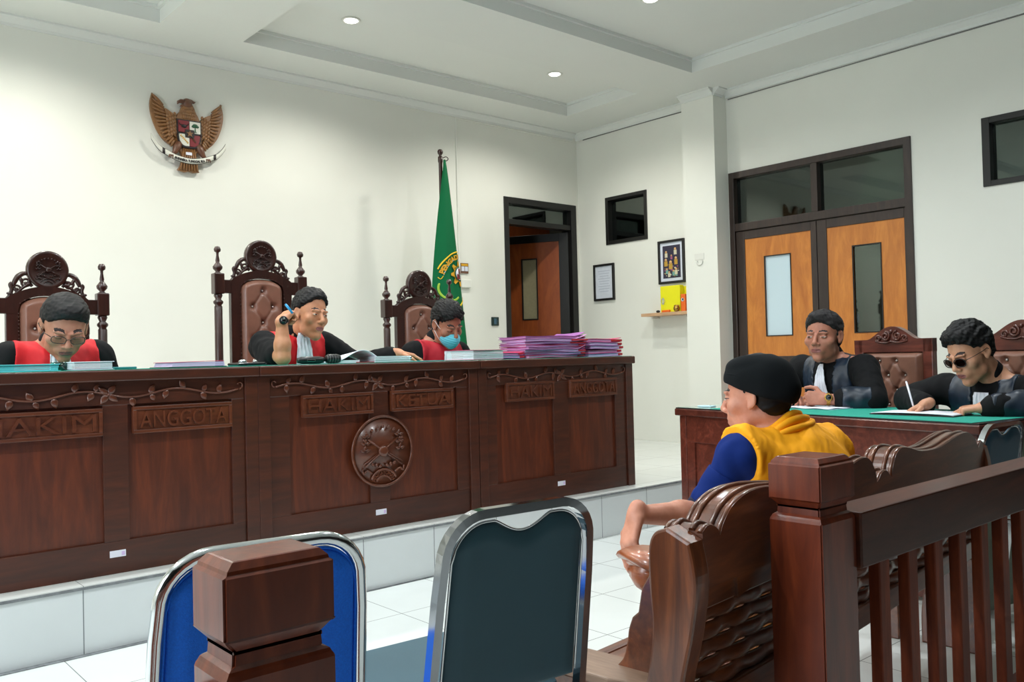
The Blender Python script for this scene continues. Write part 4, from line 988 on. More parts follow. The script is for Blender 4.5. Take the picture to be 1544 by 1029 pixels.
# ---- prosecutors' chairs
def proc_chair(label,loc,rz):
    # local: +y = front (towards the sitter's face), x lateral
    t=thing('prosecutor_chair',label,'chair',loc,rz,'carved chairs at the green-topped desk')
    hw=.255; zt=1.115
    def crest(u):
        a=abs(u); return zt+ (.075*math.cos(min(1,a/.62)*PI/2)**1.3 if a<.62 else 0)+.0*u
    mb=MB()
    for s in (-1,1):
        mb.box((s*hw,-.022,.42),(s*(hw-.06),.022,zt),.004); mb.box((s*hw,-.022,0),(s*(hw-.045),.022,.42),.004)
    N=28
    for i in range(N):
        a=-1+2*i/N; b=a+2/N
        mb.prism([(a*hw,zt-.075),(b*hw,zt-.075),(b*hw,crest(b)),(a*hw,crest(a))],(0,-.022,0),(1,0,0),(0,0,1),(0,1,0),.044)
    mb.box((-.2,-.02,.42),(.2,.02,.50),.003)
    bmesh.ops.remove_doubles(mb.bm,verts=mb.bm.verts,dist=1e-5)
    mb.build('back_frame','proc',t)
    mb=MB(); y=.024
    for s in (-1,1):
        mb.tube(spiral((s*.038,y,zt+.018),.03,.006,PI*(.5 if s>0 else .5),1.6*s,30),.0075,7)
        mb.tube(spiral((s*.085,y,zt+.004),.02,.005,PI*(1 if s>0 else 0),-1.3*s,22),.006,7)
        mb.tube(smoothpts([(0,y,zt-.012),(s*.03,y,zt-.02),(s*.07,y,zt-.018),(s*.105,y,zt-.008)],4),.006,7)
    mb.ball((0,y,zt+.045),.012,8); mb.build('scroll_carving','procd',t)
    B=[]; z=.99; k=0
    while z>.55:
        B+=([(-.035,z),(.075,z)] if k%2==0 else [(-.09,z),(.02,z),(.125,z)]); z-=.085; k+=1
    x0,x1,z0,z1=-.195,.195,.50,zt-.078
    links=[(a,b) for a in B for b in B if b[1]<a[1]-.01 and a[1]-b[1]<.1 and abs(a[0]-b[0])<.08]
    def cush(u,v):
        x=x0+(x1-x0)*u; z=z0+(z1-z0)*v
        e=min(u,1-u)*(x1-x0); e2=min(v,1-v)*(z1-z0); d=.05*min(1,e/.025)**.5*min(1,e2/.025)**.5
        for bx,bz in B: d-=.026*math.exp(-((x-bx)**2+(z-bz)**2)/(2*.012**2))
        for (ax,az),(bx,bz) in links:
            L_=math.hypot(bx-ax,bz-az); tt=((x-ax)*(bx-ax)+(z-az)*(bz-az))/L_/L_
            if 0<tt<1: dd=abs((x-ax)*(bz-az)-(z-az)*(bx-ax))/L_; d-=.008*math.exp(-dd*dd/(2*.005**2))
        return Vector((x,.0+max(.002,d),z))
    mb=MB(); mb.grid(cush,56,84); cu=mb.build('cushion','leather',t)
    buttons(B,cu,.030)
    MB().box((-.2,-.018,.49),(.2,-.002,zt-.07)).build('back_board','proc',t)
    MB().box((-.26,-.02,.34),(.26,.46,.40),.01).build('seat_frame','proc',t)
    MB().box((-.245,.03,.40),(.245,.45,.46),.025,3).build('seat_cushion','leather',t)
    for s in (-1,1):
        MB().box((s*.26,.40,0),(s*.21,.45,.36),.006).build('leg','proc',t)
        mb=MB(); mb.box((s*.265,.0,.60),(s*.215,.40,.64),.012,3); mb.box((s*.26,.35,.36),(s*.22,.39,.60),.006); mb.build('armrest','proc',t)
    return t
RC=math.radians(90)-math.radians(9.9)  # faces -x
proc_chair('brown tufted carved chair behind the robed man without glasses',(5.02,2.375,0),RC)
proc_chair('brown tufted carved chair behind the writing man, cut by the right edge',(4.78,1.60,0),RC)

# ================================================================== DEFENDANT'S BENCH
BR=math.radians(6.2)
t=thing('wooden_bench','carved brown wooden bench with scalloped back, the man in orange sits on it','bench',(1.335,1.005,0),BR); bench=t
# local: x to the right along the bench, y forward (away from the camera)
BL=1.88
sp=smooth2([(0,0),(.02,.06),(.045,.14),(.055,.24)],4)
# side panel (left end): profile in y-z extruded in x
def endpanel(x,w,mat,nm='end_post'):
    back=smooth2([(.02,0),(.03,.25),(.028,.42),(.0,.55),(-.012,.64),(0,.715)],6)
    front=smooth2([(.05,.738),(.08,.724),(.092,.69),(.092,.62),(.088,.55),(.098,.47),(.125,.38),(.175,.28),(.22,.15),(.225,0)],6)
    mb=MB(); mb.prism(back+front,(x,0,0),(0,1,0),(0,0,1),(1,0,0),w,.006); return mb.build(nm,mat,bench)
endpanel(-.05,.05,'benchl'); endpanel(BL-.02,.05,'benchl')
mb=MB()
def molding(mb,x0,x1,pts,y0,y1):  # crest moulding: scalloped top with a stepped profile running front to back
    pass
# crest top profile along x
cr=smooth2([(-.003,.728),(.02,.738),(.05,.728),(.062,.712)],5)
h1=smooth2([(.062,.712),(.075,.732),(.11,.760),(.17,.778),(.24,.781),(.34,.772),(.48,.757),(.63,.762),(.74,.782),(.80,.786),(.84,.772),(.868,.74),(.875,.715)],4)
md=smooth2([(.875,.715),(.89,.722),(.91,.735),(.93,.738)],4)
half=cr[:-1]+h1[:-1]+md
top=half[:-1]+[(1.86-a,b) for a,b in half[::-1]]
topz=[(p[0],p[1]) for p in top]
def prof(mb,pts,y0,y1,zlow,steps):
    # strips between consecutive crest points
    for (xa,za),(xb,zb) in zip(pts,pts[1:]):
        if xb-xa<1e-4: xb=xa+1e-4
        mb.prism([(xa,zlow),(xb,zlow),(xb,zb),(xa,za)],(0,y0,0),(1,0,0),(0,0,1),(0,1,0),y1-y0)
mb=MB(); prof(mb,topz,.0,.085,.62,0)
bmesh.ops.remove_doubles(mb.bm,verts=mb.bm.verts,dist=2e-4)
mb.build('crest_rail','bench',bench)
mb=MB()
for yy,dz,r in ((.006,.0,.006),(.024,.0045,.006),(.061,.0045,.006),(.079,.0,.006)):
    mb.tube([(x,yy,z+dz-.003) for x,z in topz],r,8,up=(0,0,1))
mb.build('crest_moulding','bench',bench)
mb=MB(); mb.box((.0,.022,.57),(BL-.02,.06,.63),.004).box((.0,.03,.34),(BL-.02,.07,.40),.004)
mb.prism(smooth2([(.15,.57),(.25,.59),(.35,.62),(.45,.59),(.55,.57)],4)[::1]+[(.55,.63),(.15,.63)],(0,.015,0),(1,0,0),(0,0,1),(0,1,0),.01)
mb.build('back_rail','bench',bench)
# wavy woven-look slats
for k in range(7):
    z=.585-.034*k; mb=MB()
    P=[]; n=60
    for i in range(n+1): x=.0+(BL-.02)*i/n; P.append((x,.045+.0045*math.sin(x*2*PI/.12+(PI if k%2 else 0)),z))
    mb.tube(P,.0185,8,flat=(.32,1.0),up=(0,0,1)); mb.build('back_slat','bench',bench)
for x in (.57,1.13): MB().box((x-.02,.05,.36),(x+.02,.075,.60),.003).build('back_upright','bench',bench)
mb=MB(); mb.box((-.0,.06,.375),(BL-.02,.33,.400),.004); mb.build('seat','bench',bench)
mb=MB(); mb.box((-.0,.32,.31),(BL-.02,.352,.405),.008).box((-.0,.335,.34),(BL-.02,.365,.36),.006); mb.build('seat_front_rail','bench',bench)
# wide worn board at the left end
mb=MB(); mb.prism([(.0,.0),(.075,.0),(.08,.18),(.075,.34),(.05,.44),(-.04,.46),(-.045,.2)],(0,0,.402),(1,0,0),(0,1,0),(0,0,1),.020,.004); mb.build('side_board','board',bench,label='worn pale side board')
mb=MB(); mb.box((-.03,.05,.30),(.06,.42,.401),.006); mb.build('board_apron','bench',bench)
# armrests: panel, scroll paddle, ball, curved support
for s,xo in ((1,0),(-1,BL-.04)):
    X=lambda a: xo+s*a
    mb=MB()
    mb.tube([(X(.0),.08,.645),(X(.02),.14,.655),(X(.055),.19,.655),(X(.075),.22,.645)],[.026,.028,.030,.026],12,flat=(1.3,.5),up=(0,0,1))
    mb.build('armrest','arm',bench)
    mb=MB(); c=Vector((X(.118),.195,.606))
    mb.blob(c+Vector((0,0,-.004)),(.048,.052,.046),Matrix.Rotation(.5*s,3,'Z'))
    for q,(ox,oz,rr,ry) in enumerate(((-.004,.034,.042,.056),(-.002,.014,.051,.060),(0,-.008,.050,.058))): mb.blob(c+Vector((s*ox,0,oz)),(rr,ry,.018),Matrix.Rotation(s*.22,3,'Y'))
    mb.build('arm_scroll','arm',bench)
    mb=MB().ball((X(.122),.195,.542),.021,18); mb.build('arm_ball','post',bench)
    mb=MB(); pr=smooth2([(.190,.527),(.200,.50),(.205,.47),(.218,.435),(.25,.405)],5)+[(.20,.402),(.07,.402),(.07,.63),(.14,.63),(.165,.59),(.175,.54)]
    mb.prism(pr,(X(.03) if s>0 else X(.06),0,0),(0,1,0),(0,0,1),(1,0,0),.03,.004); mb.build('arm_support','bench',bench)
    for yy in (.05,.32): MB().box((X(-.04) if s>0 else X(.0),yy-.025,0),(X(.0) if s>0 else X(-.04),yy+.025,.33),.005).build('leg','bench',bench)

# ================================================================== RAILING AND GATE POSTS
def post(label,x,y,H,ky=1):
    t=thing('railing_post',label,'post',(x,y,0)); w=.0665
    mb=MB(); 
    def sq(pr):
        rings=[]
        for hw_,z in pr: rings.append([mb.bm.verts.new((a*hw_,b*hw_*ky,z)) for a,b in ((-1,-1),(1,-1),(1,1),(-1,1))])
        for A,B in zip(rings,rings[1:]):
            for i in range(4): mb.bm.faces.new((A[i],A[(i+1)%4],B[(i+1)%4],B[i]))
        mb.bm.faces.new(rings[0][::-1]); mb.bm.faces.new(rings[-1])
    sq([(w,0),(w,H-.127),(w-.004,H-.121),(w-.006,H-.117),(w-.012,H-.113),(w-.013,H-.101),(w-.013,H-.097),(w-.002,H-.085),(w,H-.082),(w,H-.016),(w-.005,H-.013),(w-.006,H-.009),(w-.014,H-.001),(w-.017,H)])
    bmesh.ops.bevel(mb.bm,geom=[e for e in mb.bm.edges if abs(e.verts[0].co.z-e.verts[1].co.z)>.01],offset=.003,segments=2,affect='EDGES')
    mb.build('shaft','post',t)
    return t
post('big square wooden post in front of the blue chair',.4385,.953,.85,.68)
post('tall square wooden post at the left end of the railing, nearest the bench',1.6085,.940,.852,.87)
t=thing('wooden_railing','dark wooden railing with upright slats running right from the tall post','railing',(1.676,.93,0))
RLN=2.6
MB().box((0,-.058,.620),(RLN,.03,.734),.004).build('top_rail','rail',t)
MB().box((0,-.045,.05),(RLN,.02,.14),.004).build('bottom_rail','rail',t)
for i in range(19):
    x=.092+i*.132
    MB().box((x,-.048,.14),(x+.044,-.022,.622),.003).build('baluster','balus',t)
t=thing('wooden_railing','short piece of wooden railing starting left of the big square post','railing',(-.9,.94,0))
MB().box((0,-.03,.59),(1.271,.05,.705),.004).build('top_rail','rail',t)
MB().box((0,-.03,.05),(1.271,.04,.14),.004).build('bottom_rail','rail',t)
for i in range(9): MB().box((.08+i*.13,-.03,.14),(.13+i*.13,.03,.60),.003).build('baluster','balus',t)

# ================================================================== STEEL CHAIRS
def steel_chair(label,loc,rz,mat,topz=.80,hole=True,w=.20,square=True):
    """local: x lateral, y forward (away from the camera), back panel at y=0 leaning back"""
    t=thing('steel_chair',label,'chair',loc,rz,None)
    lean=.16
    def bp(x,z): return (x, -(z-.44)*lean*-1*-1+.0, z)   # leans towards the camera as it rises
    ztop=topz; 
    # frame loop
    def W(z): return w-.018*max(0,(.62-z))*0+(-.022*max(0,(.80-z)/.36)) if False else w
    def wid(z): f=(topz-z)/(topz-.42); return w*(1-.0*f)+.012*f
    P=[]
    rC=.075
    zs_=[0.02,.2,.42,.55,.66]
    for z in zs_: P.append(bp(-wid(z),z))
    for i in range(9):
        a=PI-PI/2*i/8; P.append(bp(-(w-rC)+rC*math.cos(a),ztop-rC+rC*math.sin(a)))
    for i in range(9):
        a=PI/2-PI/2*i/8; P.append(bp((w-rC)+rC*math.cos(a),ztop-rC+rC*math.sin(a)))
    for z in zs_[::-1]: P.append(bp(wid(z),z))
    mb=MB(); mb.tube(P,.0112 if square else .011,4 if square else 12,flat=(1.0,1.25) if square else (1,1),up=(0,1,0),ph=PI/4 if square else 0)
    if square: 
        for f in mb.bm.faces: f.smooth=False
    mb.build('frame','chromed' if mat=='teal' else 'chrome',t)
    # back panel with scooped handle hole
    inn=w-(.017 if square else .011)
    N=24; rows=[]
    def ptop(x):
        r=.064; a=abs(x)
        z=ztop-.015 if a<inn-r else ztop-.015-r+math.sqrt(max(0,r*r-(a-(inn-r))**2))
        if hole and a<.062: z-=.024*math.cos(a/.062*PI/2)**1.2
        return z
    mb=MB()
    def fn_(side):
        def fn(u,v):
            uu=-1+2*u; x=inn*uu; zb=.46; zt=ptop(x); z=zb+(zt-zb)*v
            xx=x*(wid(z)/w) ; e=min(min(u,1-u)*2*inn, min(v,1-v)*(zt-zb)); puff=.016*min(1,e/.03)**.5
            p=Vector(bp(xx,z)); p.y+=side*puff; return p
        return fn
    mb.grid(fn_(-1),44,44); mb.grid(fn_(1),44,44); bmesh.ops.remove_doubles(mb.bm,verts=mb.bm.verts,dist=1e-4)
    mb.build('backrest',mat,t)
    mb=MB()
    edge=[]; 
    for i in range(20): z=.47+(ptop(-inn)-.47)*i/19; edge.append(Vector(bp(-inn*(wid(z)/w),z)))
    for i in range(1,60): x=-inn+2*inn*i/60; edge.append(Vector(bp(x,ptop(x))))
    for i in range(20): z=ptop(inn)+(.47-ptop(inn))*i/19; edge.append(Vector(bp(inn*(wid(z)/w),z)))
    mb.tube([e+Vector((0,-.004,0)) for e in edge],.0025,6,up=(0,1,0)); mb.build('piping','chrome' if hole else 'blue',t)
    MB().box((-w+.0,.04,.395),(w-.0,.44,.44),.018,3).build('seat',mat,t)
    mb=MB()
    for s in (-1,1):
        mb.tube([(s*(w+.005),.0,.40),(s*(w+.005),.42,.40),(s*(w+.005),.44,.36),(s*(w+.005),.46,.02)],.011,8)
    mb.build('leg_frame','chrome',t)
    return t
steel_chair('dark teal padded chrome chair, its back with a hand-hole, in the middle foreground',(1.018,1.21,0),math.radians(-4),'teal',.800,True,.160,True)
steel_chair('bright blue fabric chrome chair behind the big square post',(.600,1.33,0),math.radians(-7),'blue',.782,False,.158,False)
steel_chair('small slate coloured chrome chair between the bench and the green-topped desk',(3.40,1.27,0),math.radians(-2),'slate',.780,True,.17,True)
# ================================================================== ITEMS ON THE JUDGES' DESK
TZ=1.0560
def paper_stack(name,label,cat,c,size,rz,h,mat='white',cover=None,coverm='pinkr',group=None,n=0):
    t=thing(name,label,cat,c,rz,group); w,d=size
    mb=MB(); r=random.Random(int(c[0]*1000)); 
    k=max(2,int(h/.005)); 
    for i in range(k):
        o=r.uniform(-.0025,.0025); mb.box((-w/2+o,-d/2+o,h*i/k+.001),(w/2+o,d/2+o*.5,h*(i+1)/k-.0002),0)
    mb.build('page_block',mat,t)
    if cover:
        MB().box((-w/2-.006,-d/2-.006,h),(w/2+.006,d/2+.006,h+.0025),.001).build('cover',coverm,t)
        MB().box((-w/2-.006,-d/2-.006,0),(w/2+.006,d/2+.006,.0015)).build('back_cover',coverm,t)
    return t
paper_stack('folder','cyan folder lying at the left end of the left judge desk','folder',(.70,3.745,TZ),(.33,.22),math.radians(-3),.024,'cyan',True,'cyan')
paper_stack('white_book','thick white book lying in front of the left judge','book',(.99,3.735,TZ),(.138,.19),math.radians(-1),.030,'paper',True,'white')
t=thing('drinking_glass','small clear glass between the cyan folder and the white book','glass',(.895,3.77,TZ))
MB().lathe([(.028,0),(.031,.034),(.029,.034),(.026,.003),(0,.003)],(0,0,0),24).build('tumbler','clearglass',t)
MB().lathe([(.0255,.004),(.027,.018),(0,.018)],(0,0,0),20).build('water','clearglass',t)
tag(MB().box((1.075,3.70,TZ),(1.17,3.86,TZ+.009),.003).build('tablet','tealp'),'thin teal pad beside the white book','pad')
t=thing('case_file','single pink and lilac case file between the left and middle judges','case file',(1.40,3.74,TZ),math.radians(2))
MB().box((-.128,-.1,0),(.122,.11,.003)).build('back_cover','watch',t); 
for i in range(4): MB().box((-.114+.002*i,-.098,.004+.0045*i),(.115-.001*i,.10,.0078+.0045*i)).build('page_block','lilac',t)
MB().box((-.116,-.1,.0222),(.112,.1,.0245),.001,rot=Matrix.Rotation(math.radians(-.8),3,'Y')).build('cover','pinkr',t)
# black desk set
t=thing('desk_organiser','low black glossy desk set with small silver knobs left of the middle judge','desk set',(1.68,3.76,TZ))
MB().box((-.075,-.05,0),(.06,.07,.014),.006,3).build('base','screen',t)
mb=MB().lathe([(.018,.014),(.018,.022),(.012,.028),(0,.03)],(-.035,-.01,0),16); mb.build('silver_cap','chrome',t)
mb=MB().lathe([(.011,.014),(.011,.02),(.006,.026),(0,.027)],(.025,-.005,0),14); mb.build('knob','chrome',t)
# conference microphone lying on the desk
t=thing('microphone','black microphone lying on the desk in front of the middle judge','microphone',(1.99,3.70,TZ))
mb=MB(); mb.lathe([(0,-.085),(.012,-.082),(.017,-.06),(.018,.03),(.014,.05),(.008,.052),(.008,.066)],(-.02,0,.018),20,axis=(1,0,0)); mb.build('handle','watch',t)
mb=MB(); mb.lathe([(.008,.066),(.018,.068),(.0215,.08),(.0215,.125),(.018,.138),(0,.142)],(-.02,0,.0225),20,axis=(1,0,0)); hd=mb.build('head','watch',t)
mb=MB()
for i in range(4): mb.tube([( -.02+.078+.014*i,.0222*math.cos(a),.0225+.0222*math.sin(a)) for a in [2*PI*j/24 for j in range(24)]],.0008,4,closed=True)
mb.build('grille_rings','concrete',hd)
mb=MB().box((-.06,-.0185,.012),(-.02,-.016,.022),.001); mb.build('silver_badge','chrome',t)
# open book with curling pages
t=thing('open_book','open thick white bundle with a curled page in front of the middle judge','book',(2.215,3.78,TZ),math.radians(1))
mb=MB(); 
def page(u,v):
    x=-.14+.25*u; y=-.09+.19*v; z=.006+.052*math.sin(PI*min(1,u*.92))**1.3*(.55+.45*(1-v))*(.3+.7*u)*1.5
    return Vector((x,y,z))
mb.grid(page,30,8); mb.build('curled_page','white',t,solid=.003)
mb=MB(); mb.box((-.13,-.085,0),(.0,.10,.014)); mb.build('page_block','paper',t)
MB().box((-.02,-.095,0),(.125,.105,.004)).build('red_cover','redf',t)
paper_stack('paper_bundle','thick white paper bundle under the hand of the middle judge','paper stack',(2.40,3.765,TZ),(.215,.16),math.radians(3),.030,'paper')
t=thing('desk_stapler','small silver metal stapler beside the middle judge\'s hand','stapler',(2.555,3.80,TZ))
MB().box((-.035,-.018,0),(.035,.018,.005),.002).build('base','chrome',t); MB().box((-.035,-.014,.012),(.033,.014,.028),.004).build('arm','chrome',t); MB().box((-.02,-.0155,.006),(.01,.0155,.018),.002).build('magazine','watch',t)
tag(MB().box((2.575,3.66,TZ),(2.70,3.78,TZ+.002)).build('loose_sheet','cyan'),'pale blue loose sheet near the masked judge','paper')
# bundles in front of the masked judge
paper_stack('case_bundle','thick white bundle with red cover in front of the masked judge','case file',(2.99,3.76,TZ+.0005),(.26,.19),math.radians(12),.050,'paper',True,'pinkr')
def wavy(mb,w,d,z,h,seed,tilt=0,sx=0):
    r=random.Random(seed); a,b,c=[r.uniform(0,6) for _ in range(3)]
    amp=.0022
    def zz(x,y): return z+tilt*(x)+amp*math.sin(x*18+a)+amp*math.sin(y*22+b)+sx*max(0,x-w*.28)**2*2.2
    nu,nv=16,4; top=[];bot=[]
    for j in range(nv+1):
        for i in range(nu+1):
            x=-w/2+w*i/nu+.004*math.sin(j+a); y=-d/2+d*j/nv; top.append(mb.bm.verts.new((x,y,zz(x,y)+h))); bot.append(mb.bm.verts.new((x,y,zz(x,y))))
    W=nu+1
    def f(*q):
        ff=mb.bm.faces.new(q); ff.smooth=False; ff.material_index=mb.mi
    for j in range(nv):
        for i in range(nu):
            k=j*W+i; f(top[k],top[k+1],top[k+W+1],top[k+W]); f(bot[k],bot[k+W],bot[k+W+1],bot[k+1])
    for i in range(nu): f(bot[i],bot[i+1],top[i+1],top[i]); k=nv*W+i; f(bot[k+1],bot[k],top[k],top[k+1])
    for j in range(nv): k=j*W; f(bot[k+W],bot[k],top[k],top[k+W]); k=j*W+nu; f(bot[k],bot[k+W],top[k+W],top[k+1-1])
def case_files(x,y,n,w,d,step,cols,grp,labels,jit=.012,seed=0):
    r=random.Random(seed); z=TZ
    for i in range(n):
        t=thing('case_file',labels(i,n),'case file',(x+r.uniform(-jit,jit),y+r.uniform(-jit,jit)*.6,z),math.radians(r.uniform(-4,4)),grp)
        cm,pm=cols[i%len(cols)]
        mb=MB(); wavy(mb,w,d,.0032,step-.0062,seed+i); mb.build('page_block',pm,t)
        mb=MB(); wavy(mb,w+.012,d+.012,step-.0028,.0022,seed+i,0,1.0); wavy(mb,w+.012,d+.012,.0004,.0022,seed+i,0,0); mb.build('cover',cm,t)
        mb=MB(); s=r.choice([.3,.45,.5]); mb.box((w*s-.02,-d/2-.008,step*.25),(w*.5+.012,-d/2+.02,step-.003),.001); mb.build('red_tab','redf',t)
        z+=step
ordn=['bottom','second','third','fourth','fifth','sixth','seventh','eighth','topmost']
def nm(i,n): return 'topmost' if i==n-1 else ordn[i]
case_files(3.155,3.80,2,.27,.2,.0175,[('purple','lilac'),('pinkr','pink')],'case files under the white bundle',lambda i,n:'%s purple pink case file lying between the white bundle and the big stack'%('lower' if i==0 else 'upper'),.01,3)
case_files(3.535,3.80,8,.46,.23,.0158,[('pinkr','lilac'),('purple','lilac'),('pink','lilac'),('purple','pink')],'case files in the big stack',lambda i,n:'%s pink and lilac case file of the big tall stack'%(nm(i,n)+(' counted from below' if 0<i<n-1 else '')),.012,11)
case_files(3.965,3.80,5,.28,.22,.0215,[('purple','lilac'),('pinkr','pink'),('purple','lilac')],'case files in the right-hand stack',lambda i,n:'%s purple case file of the short stack at the desk end'%(nm(i,n)+(' counted from below' if 0<i<n-1 else '')),.008,31)
# on the prosecutors' desk
def on_desk(px,py): 
    v=proc_local()@Vector((px,py,.7617)); return v
c=on_desk(.36,1.08); t=thing('loose_papers','pale blue-white papers under the hands of the man without glasses','paper',c,RZ)
mb=MB(); mb.grid(lambda u,v: Vector((-.10+.2*u,-.16+.32*v,.003+.004*math.sin(u*5+v*7)**2)),14,14); mb.build('upper_sheet','white',t,solid=.001)
MB().box((-.09,-.17,0),(.11,.13,.0015)).build('lower_sheet','cyanw',t)
c=on_desk(.26,.42); t=thing('notebook','open notebook with black cover the writing man leans on','notebook',c,RZ+math.radians(8))
MB().box((-.09,-.19,0),(.10,.19,.004),.001).build('cover','watch',t)
mb=MB(); mb.grid(lambda u,v: Vector((-.085+.18*u,-.185+.37*v,.006+.006*abs(math.sin(PI*v))**.5)),10,24); mb.build('pages','white',t,solid=.003)
tag(MB().box((3.95,2.9,.7622),(4.0,2.99,.7695),.002).build('small_card','cyanw'),'small pale card on the pale glass end of the green desk','card')
# ================================================================== PEOPLE
def frame(h,pitch=0,roll=0):
    """heading (deg, from +Y toward +X), nod down, tilt towards the right shoulder -> 3x3, columns right/forward/up"""
    R=Matrix.Rotation(-math.radians(h),3,'Z')@Matrix.Rotation(-math.radians(pitch),3,'X')@Matrix.Rotation(math.radians(roll),3,'Y')
    return np.array(R)
def npv(*a): return np.array(a,float)
def unit(v): v=np.array(v,float); return v/np.linalg.norm(v)
def add_head(F,c,R,s=1.0,lids=0.5,ears=True,wide=1.0):
    c=npv(*c)
    def L(p): return c+R@(npv(p[0]*wide,p[1],p[2])*s)
    def E(p,r,k=.012,op='u',Rl=None): F.ell(L(p),np.array([r[0]*wide,r[1],r[2]])*s,R if Rl is None else R@Rl,k=k*s,op=op)
    def Cp(a,b,ra,rb=None,k=.008,op='u'): F.cap(L(a),L(b),ra*s,(rb if rb is not None else ra)*s,k=k*s,op=op)
    E((0,-.018,.042),(.073,.094,.084),0); E((0,.026,-.012),(.061,.063,.090),.02); E((0,.030,-.062),(.050,.050,.044),.02)
    E((0,.080,-.100),(.020,.014,.015),.018); Cp((-.040,.020,-.078),(.0,.062,-.102),.018,.018,.02); Cp((.040,.020,-.078),(.0,.062,-.102),.018,.018,.02)
    for q in (-1,1):
        E((q*.043,.058,-.022),(.022,.020,.020),.022)
        E((q*.031,.102,.006),(.017,.016,.011),.010,'s')
        E((q*.031,.0778,.005),(.0145,.0125,.0100),.003)
        Cp((q*.014,.0905,.0255),(q*.044,.076,.0245),.0068,.006,.010)
    Cp((0,.088,.014),(0,.1065,-.020),.0075,.0105,.010); E((0,.109,-.026),(.0115,.0105,.0095),.006)
    for q in (-1,1): E((q*.0125,.0985,-.031),(.008,.010,.0075),.006)
    E((0,.076,-.060),(.032,.022,.026),.016)
    Cp((-.020,.0865,-.0585),(0,.0945,-.0565),.0048,.0056,.005); Cp((.020,.0865,-.0585),(0,.0945,-.0565),.0048,.0056,.005)
    Cp((-.016,.0875,-.0690),(.016,.0875,-.0690),.0062,.0062,.006); Cp((-.010,.0915,-.0685),(.010,.0915,-.0685),.0052,.0052,.004)
    Cp((-.022,.094,-.0632),(.022,.094,-.0632),.0020,.0020,.003,'s')
    if ears:
        for q in (-1,1):
            Re=np.array(Matrix.Rotation(q*.42,3,'Z'))
            E((q*.0745,-.012,.002),(.0075,.019,.031),.006,'u',Re); E((q*.0815,-.008,.005),(.005,.011,.017),.004,'s',Re)
            E((q*.073,-.004,-.024),(.007,.009,.011),.006)
    return L
def face_class(c,R,s,lids,wide=1.0):
    Ri=R.T; c=npv(*c)
    def fn(P):
        q=(P-c)@Ri.T/s if False else ((P-c)@R)/s
        x=q[:,0]/wide; y=q[:,1]; z=q[:,2]; m=np.zeros(len(P),np.int32)
        ax=np.abs(x)
        m[(ax<.0225)&(y>.078)&(z<-.0525)&(z>-.0755)&((ax/.0235)**2+((z+.064)/.0115)**2<1)]=1
        zb=.0265+.0045*np.sin((ax-.012)*95)
        m[(ax>.014)&(ax<.045)&(y>.055)&(z>zb)&(z<zb+.0078-.12*np.maximum(0,ax-.034))]=4
        eye=(y>.06)&(((ax-.031)/.0135)**2+((z-.0045)/(.0062*max(lids,.25)))**2<1)
        if lids>.3:
            m[eye]=2; m[eye&((ax-.031)**2+(z-.005)**2<.0058**2)]=3
            m[(y>.06)&(((ax-.031)/.0155)**2+((z-.0045)/(.0080*lids))**2<1)&(z>.0045)&~eye]=5
        else: m[(y>.06)&(((ax-.031)/.0140)**2+((z+.0025)/.0022)**2<1)]=5
        return m
    return fn
SK=['lip','eyew','iris','brow','lash']
def add_hand(F,w,d,n,side,curl=(.3,.4,.3),thumb=(.5,.4),spread=.06,s=1.0,k=.004,curls=None):
    w=npv(*w); d=unit(d); n=unit(npv(*n)-d*np.dot(npv(*n),d)); t=np.cross(d,n) if side>0 else np.cross(n,d)
    F.cap(w-d*.02*s,w+d*.01*s,.025*s,.024*s,k=.012)
    # palm
    for o,l0,l1,r in ((.024,.012,.080,.0125),(.008,.012,.086,.0130),(-.008,.012,.083,.0125),(-.023,.012,.074,.0120)):
        F.cap(w+d*l0*s+t*o*.75*s,w+d*l1*s+t*o*s,(r+.003)*s,r*s,k=.009)
    F.cap(w+d*.018*s+t*.018*s+n*.006*s,w+d*.05*s+t*.028*s+n*.006*s,.015*s,.011*s,k=.01)
    tips=[]
    for i,(o,base,ls,r) in enumerate(((.026,.082,(.042,.025,.020),.0086),(.009,.088,(.046,.029,.021),.0088),(-.009,.084,(.042,.027,.020),.0084),(-.026,.075,(.034,.021,.018),.0076))):
        p=w+d*base*s+t*o*s; a=0; dd=unit(d+t*spread*(1.5-i)); cu=curls[i] if curls else curl
        for j,l in enumerate(ls):
            a+=cu[j]+.04*i; v=dd*math.cos(a)+n*math.sin(a); q=p+v*l*s
            F.cap(p,q,(r-.0006*j)*s,(r-.0006*(j+1))*s,k=k); p=q
        tips.append(p)
    p=w+d*.026*s+t*.026*s+n*.004*s; v=unit(d*.62+t*.72+n*.25)
    for j,(l,r) in enumerate(((.040,.0125),(.030,.0102),(.024,.0090))):
        q=p+v*l*s; F.cap(p,q,r*s,(r-.001)*s,k=.005); p=q
        v=unit(v+d*thumb[0]*.7-t*thumb[0]*.55+n*thumb[1]*.5)
    tips.append(p); return tips
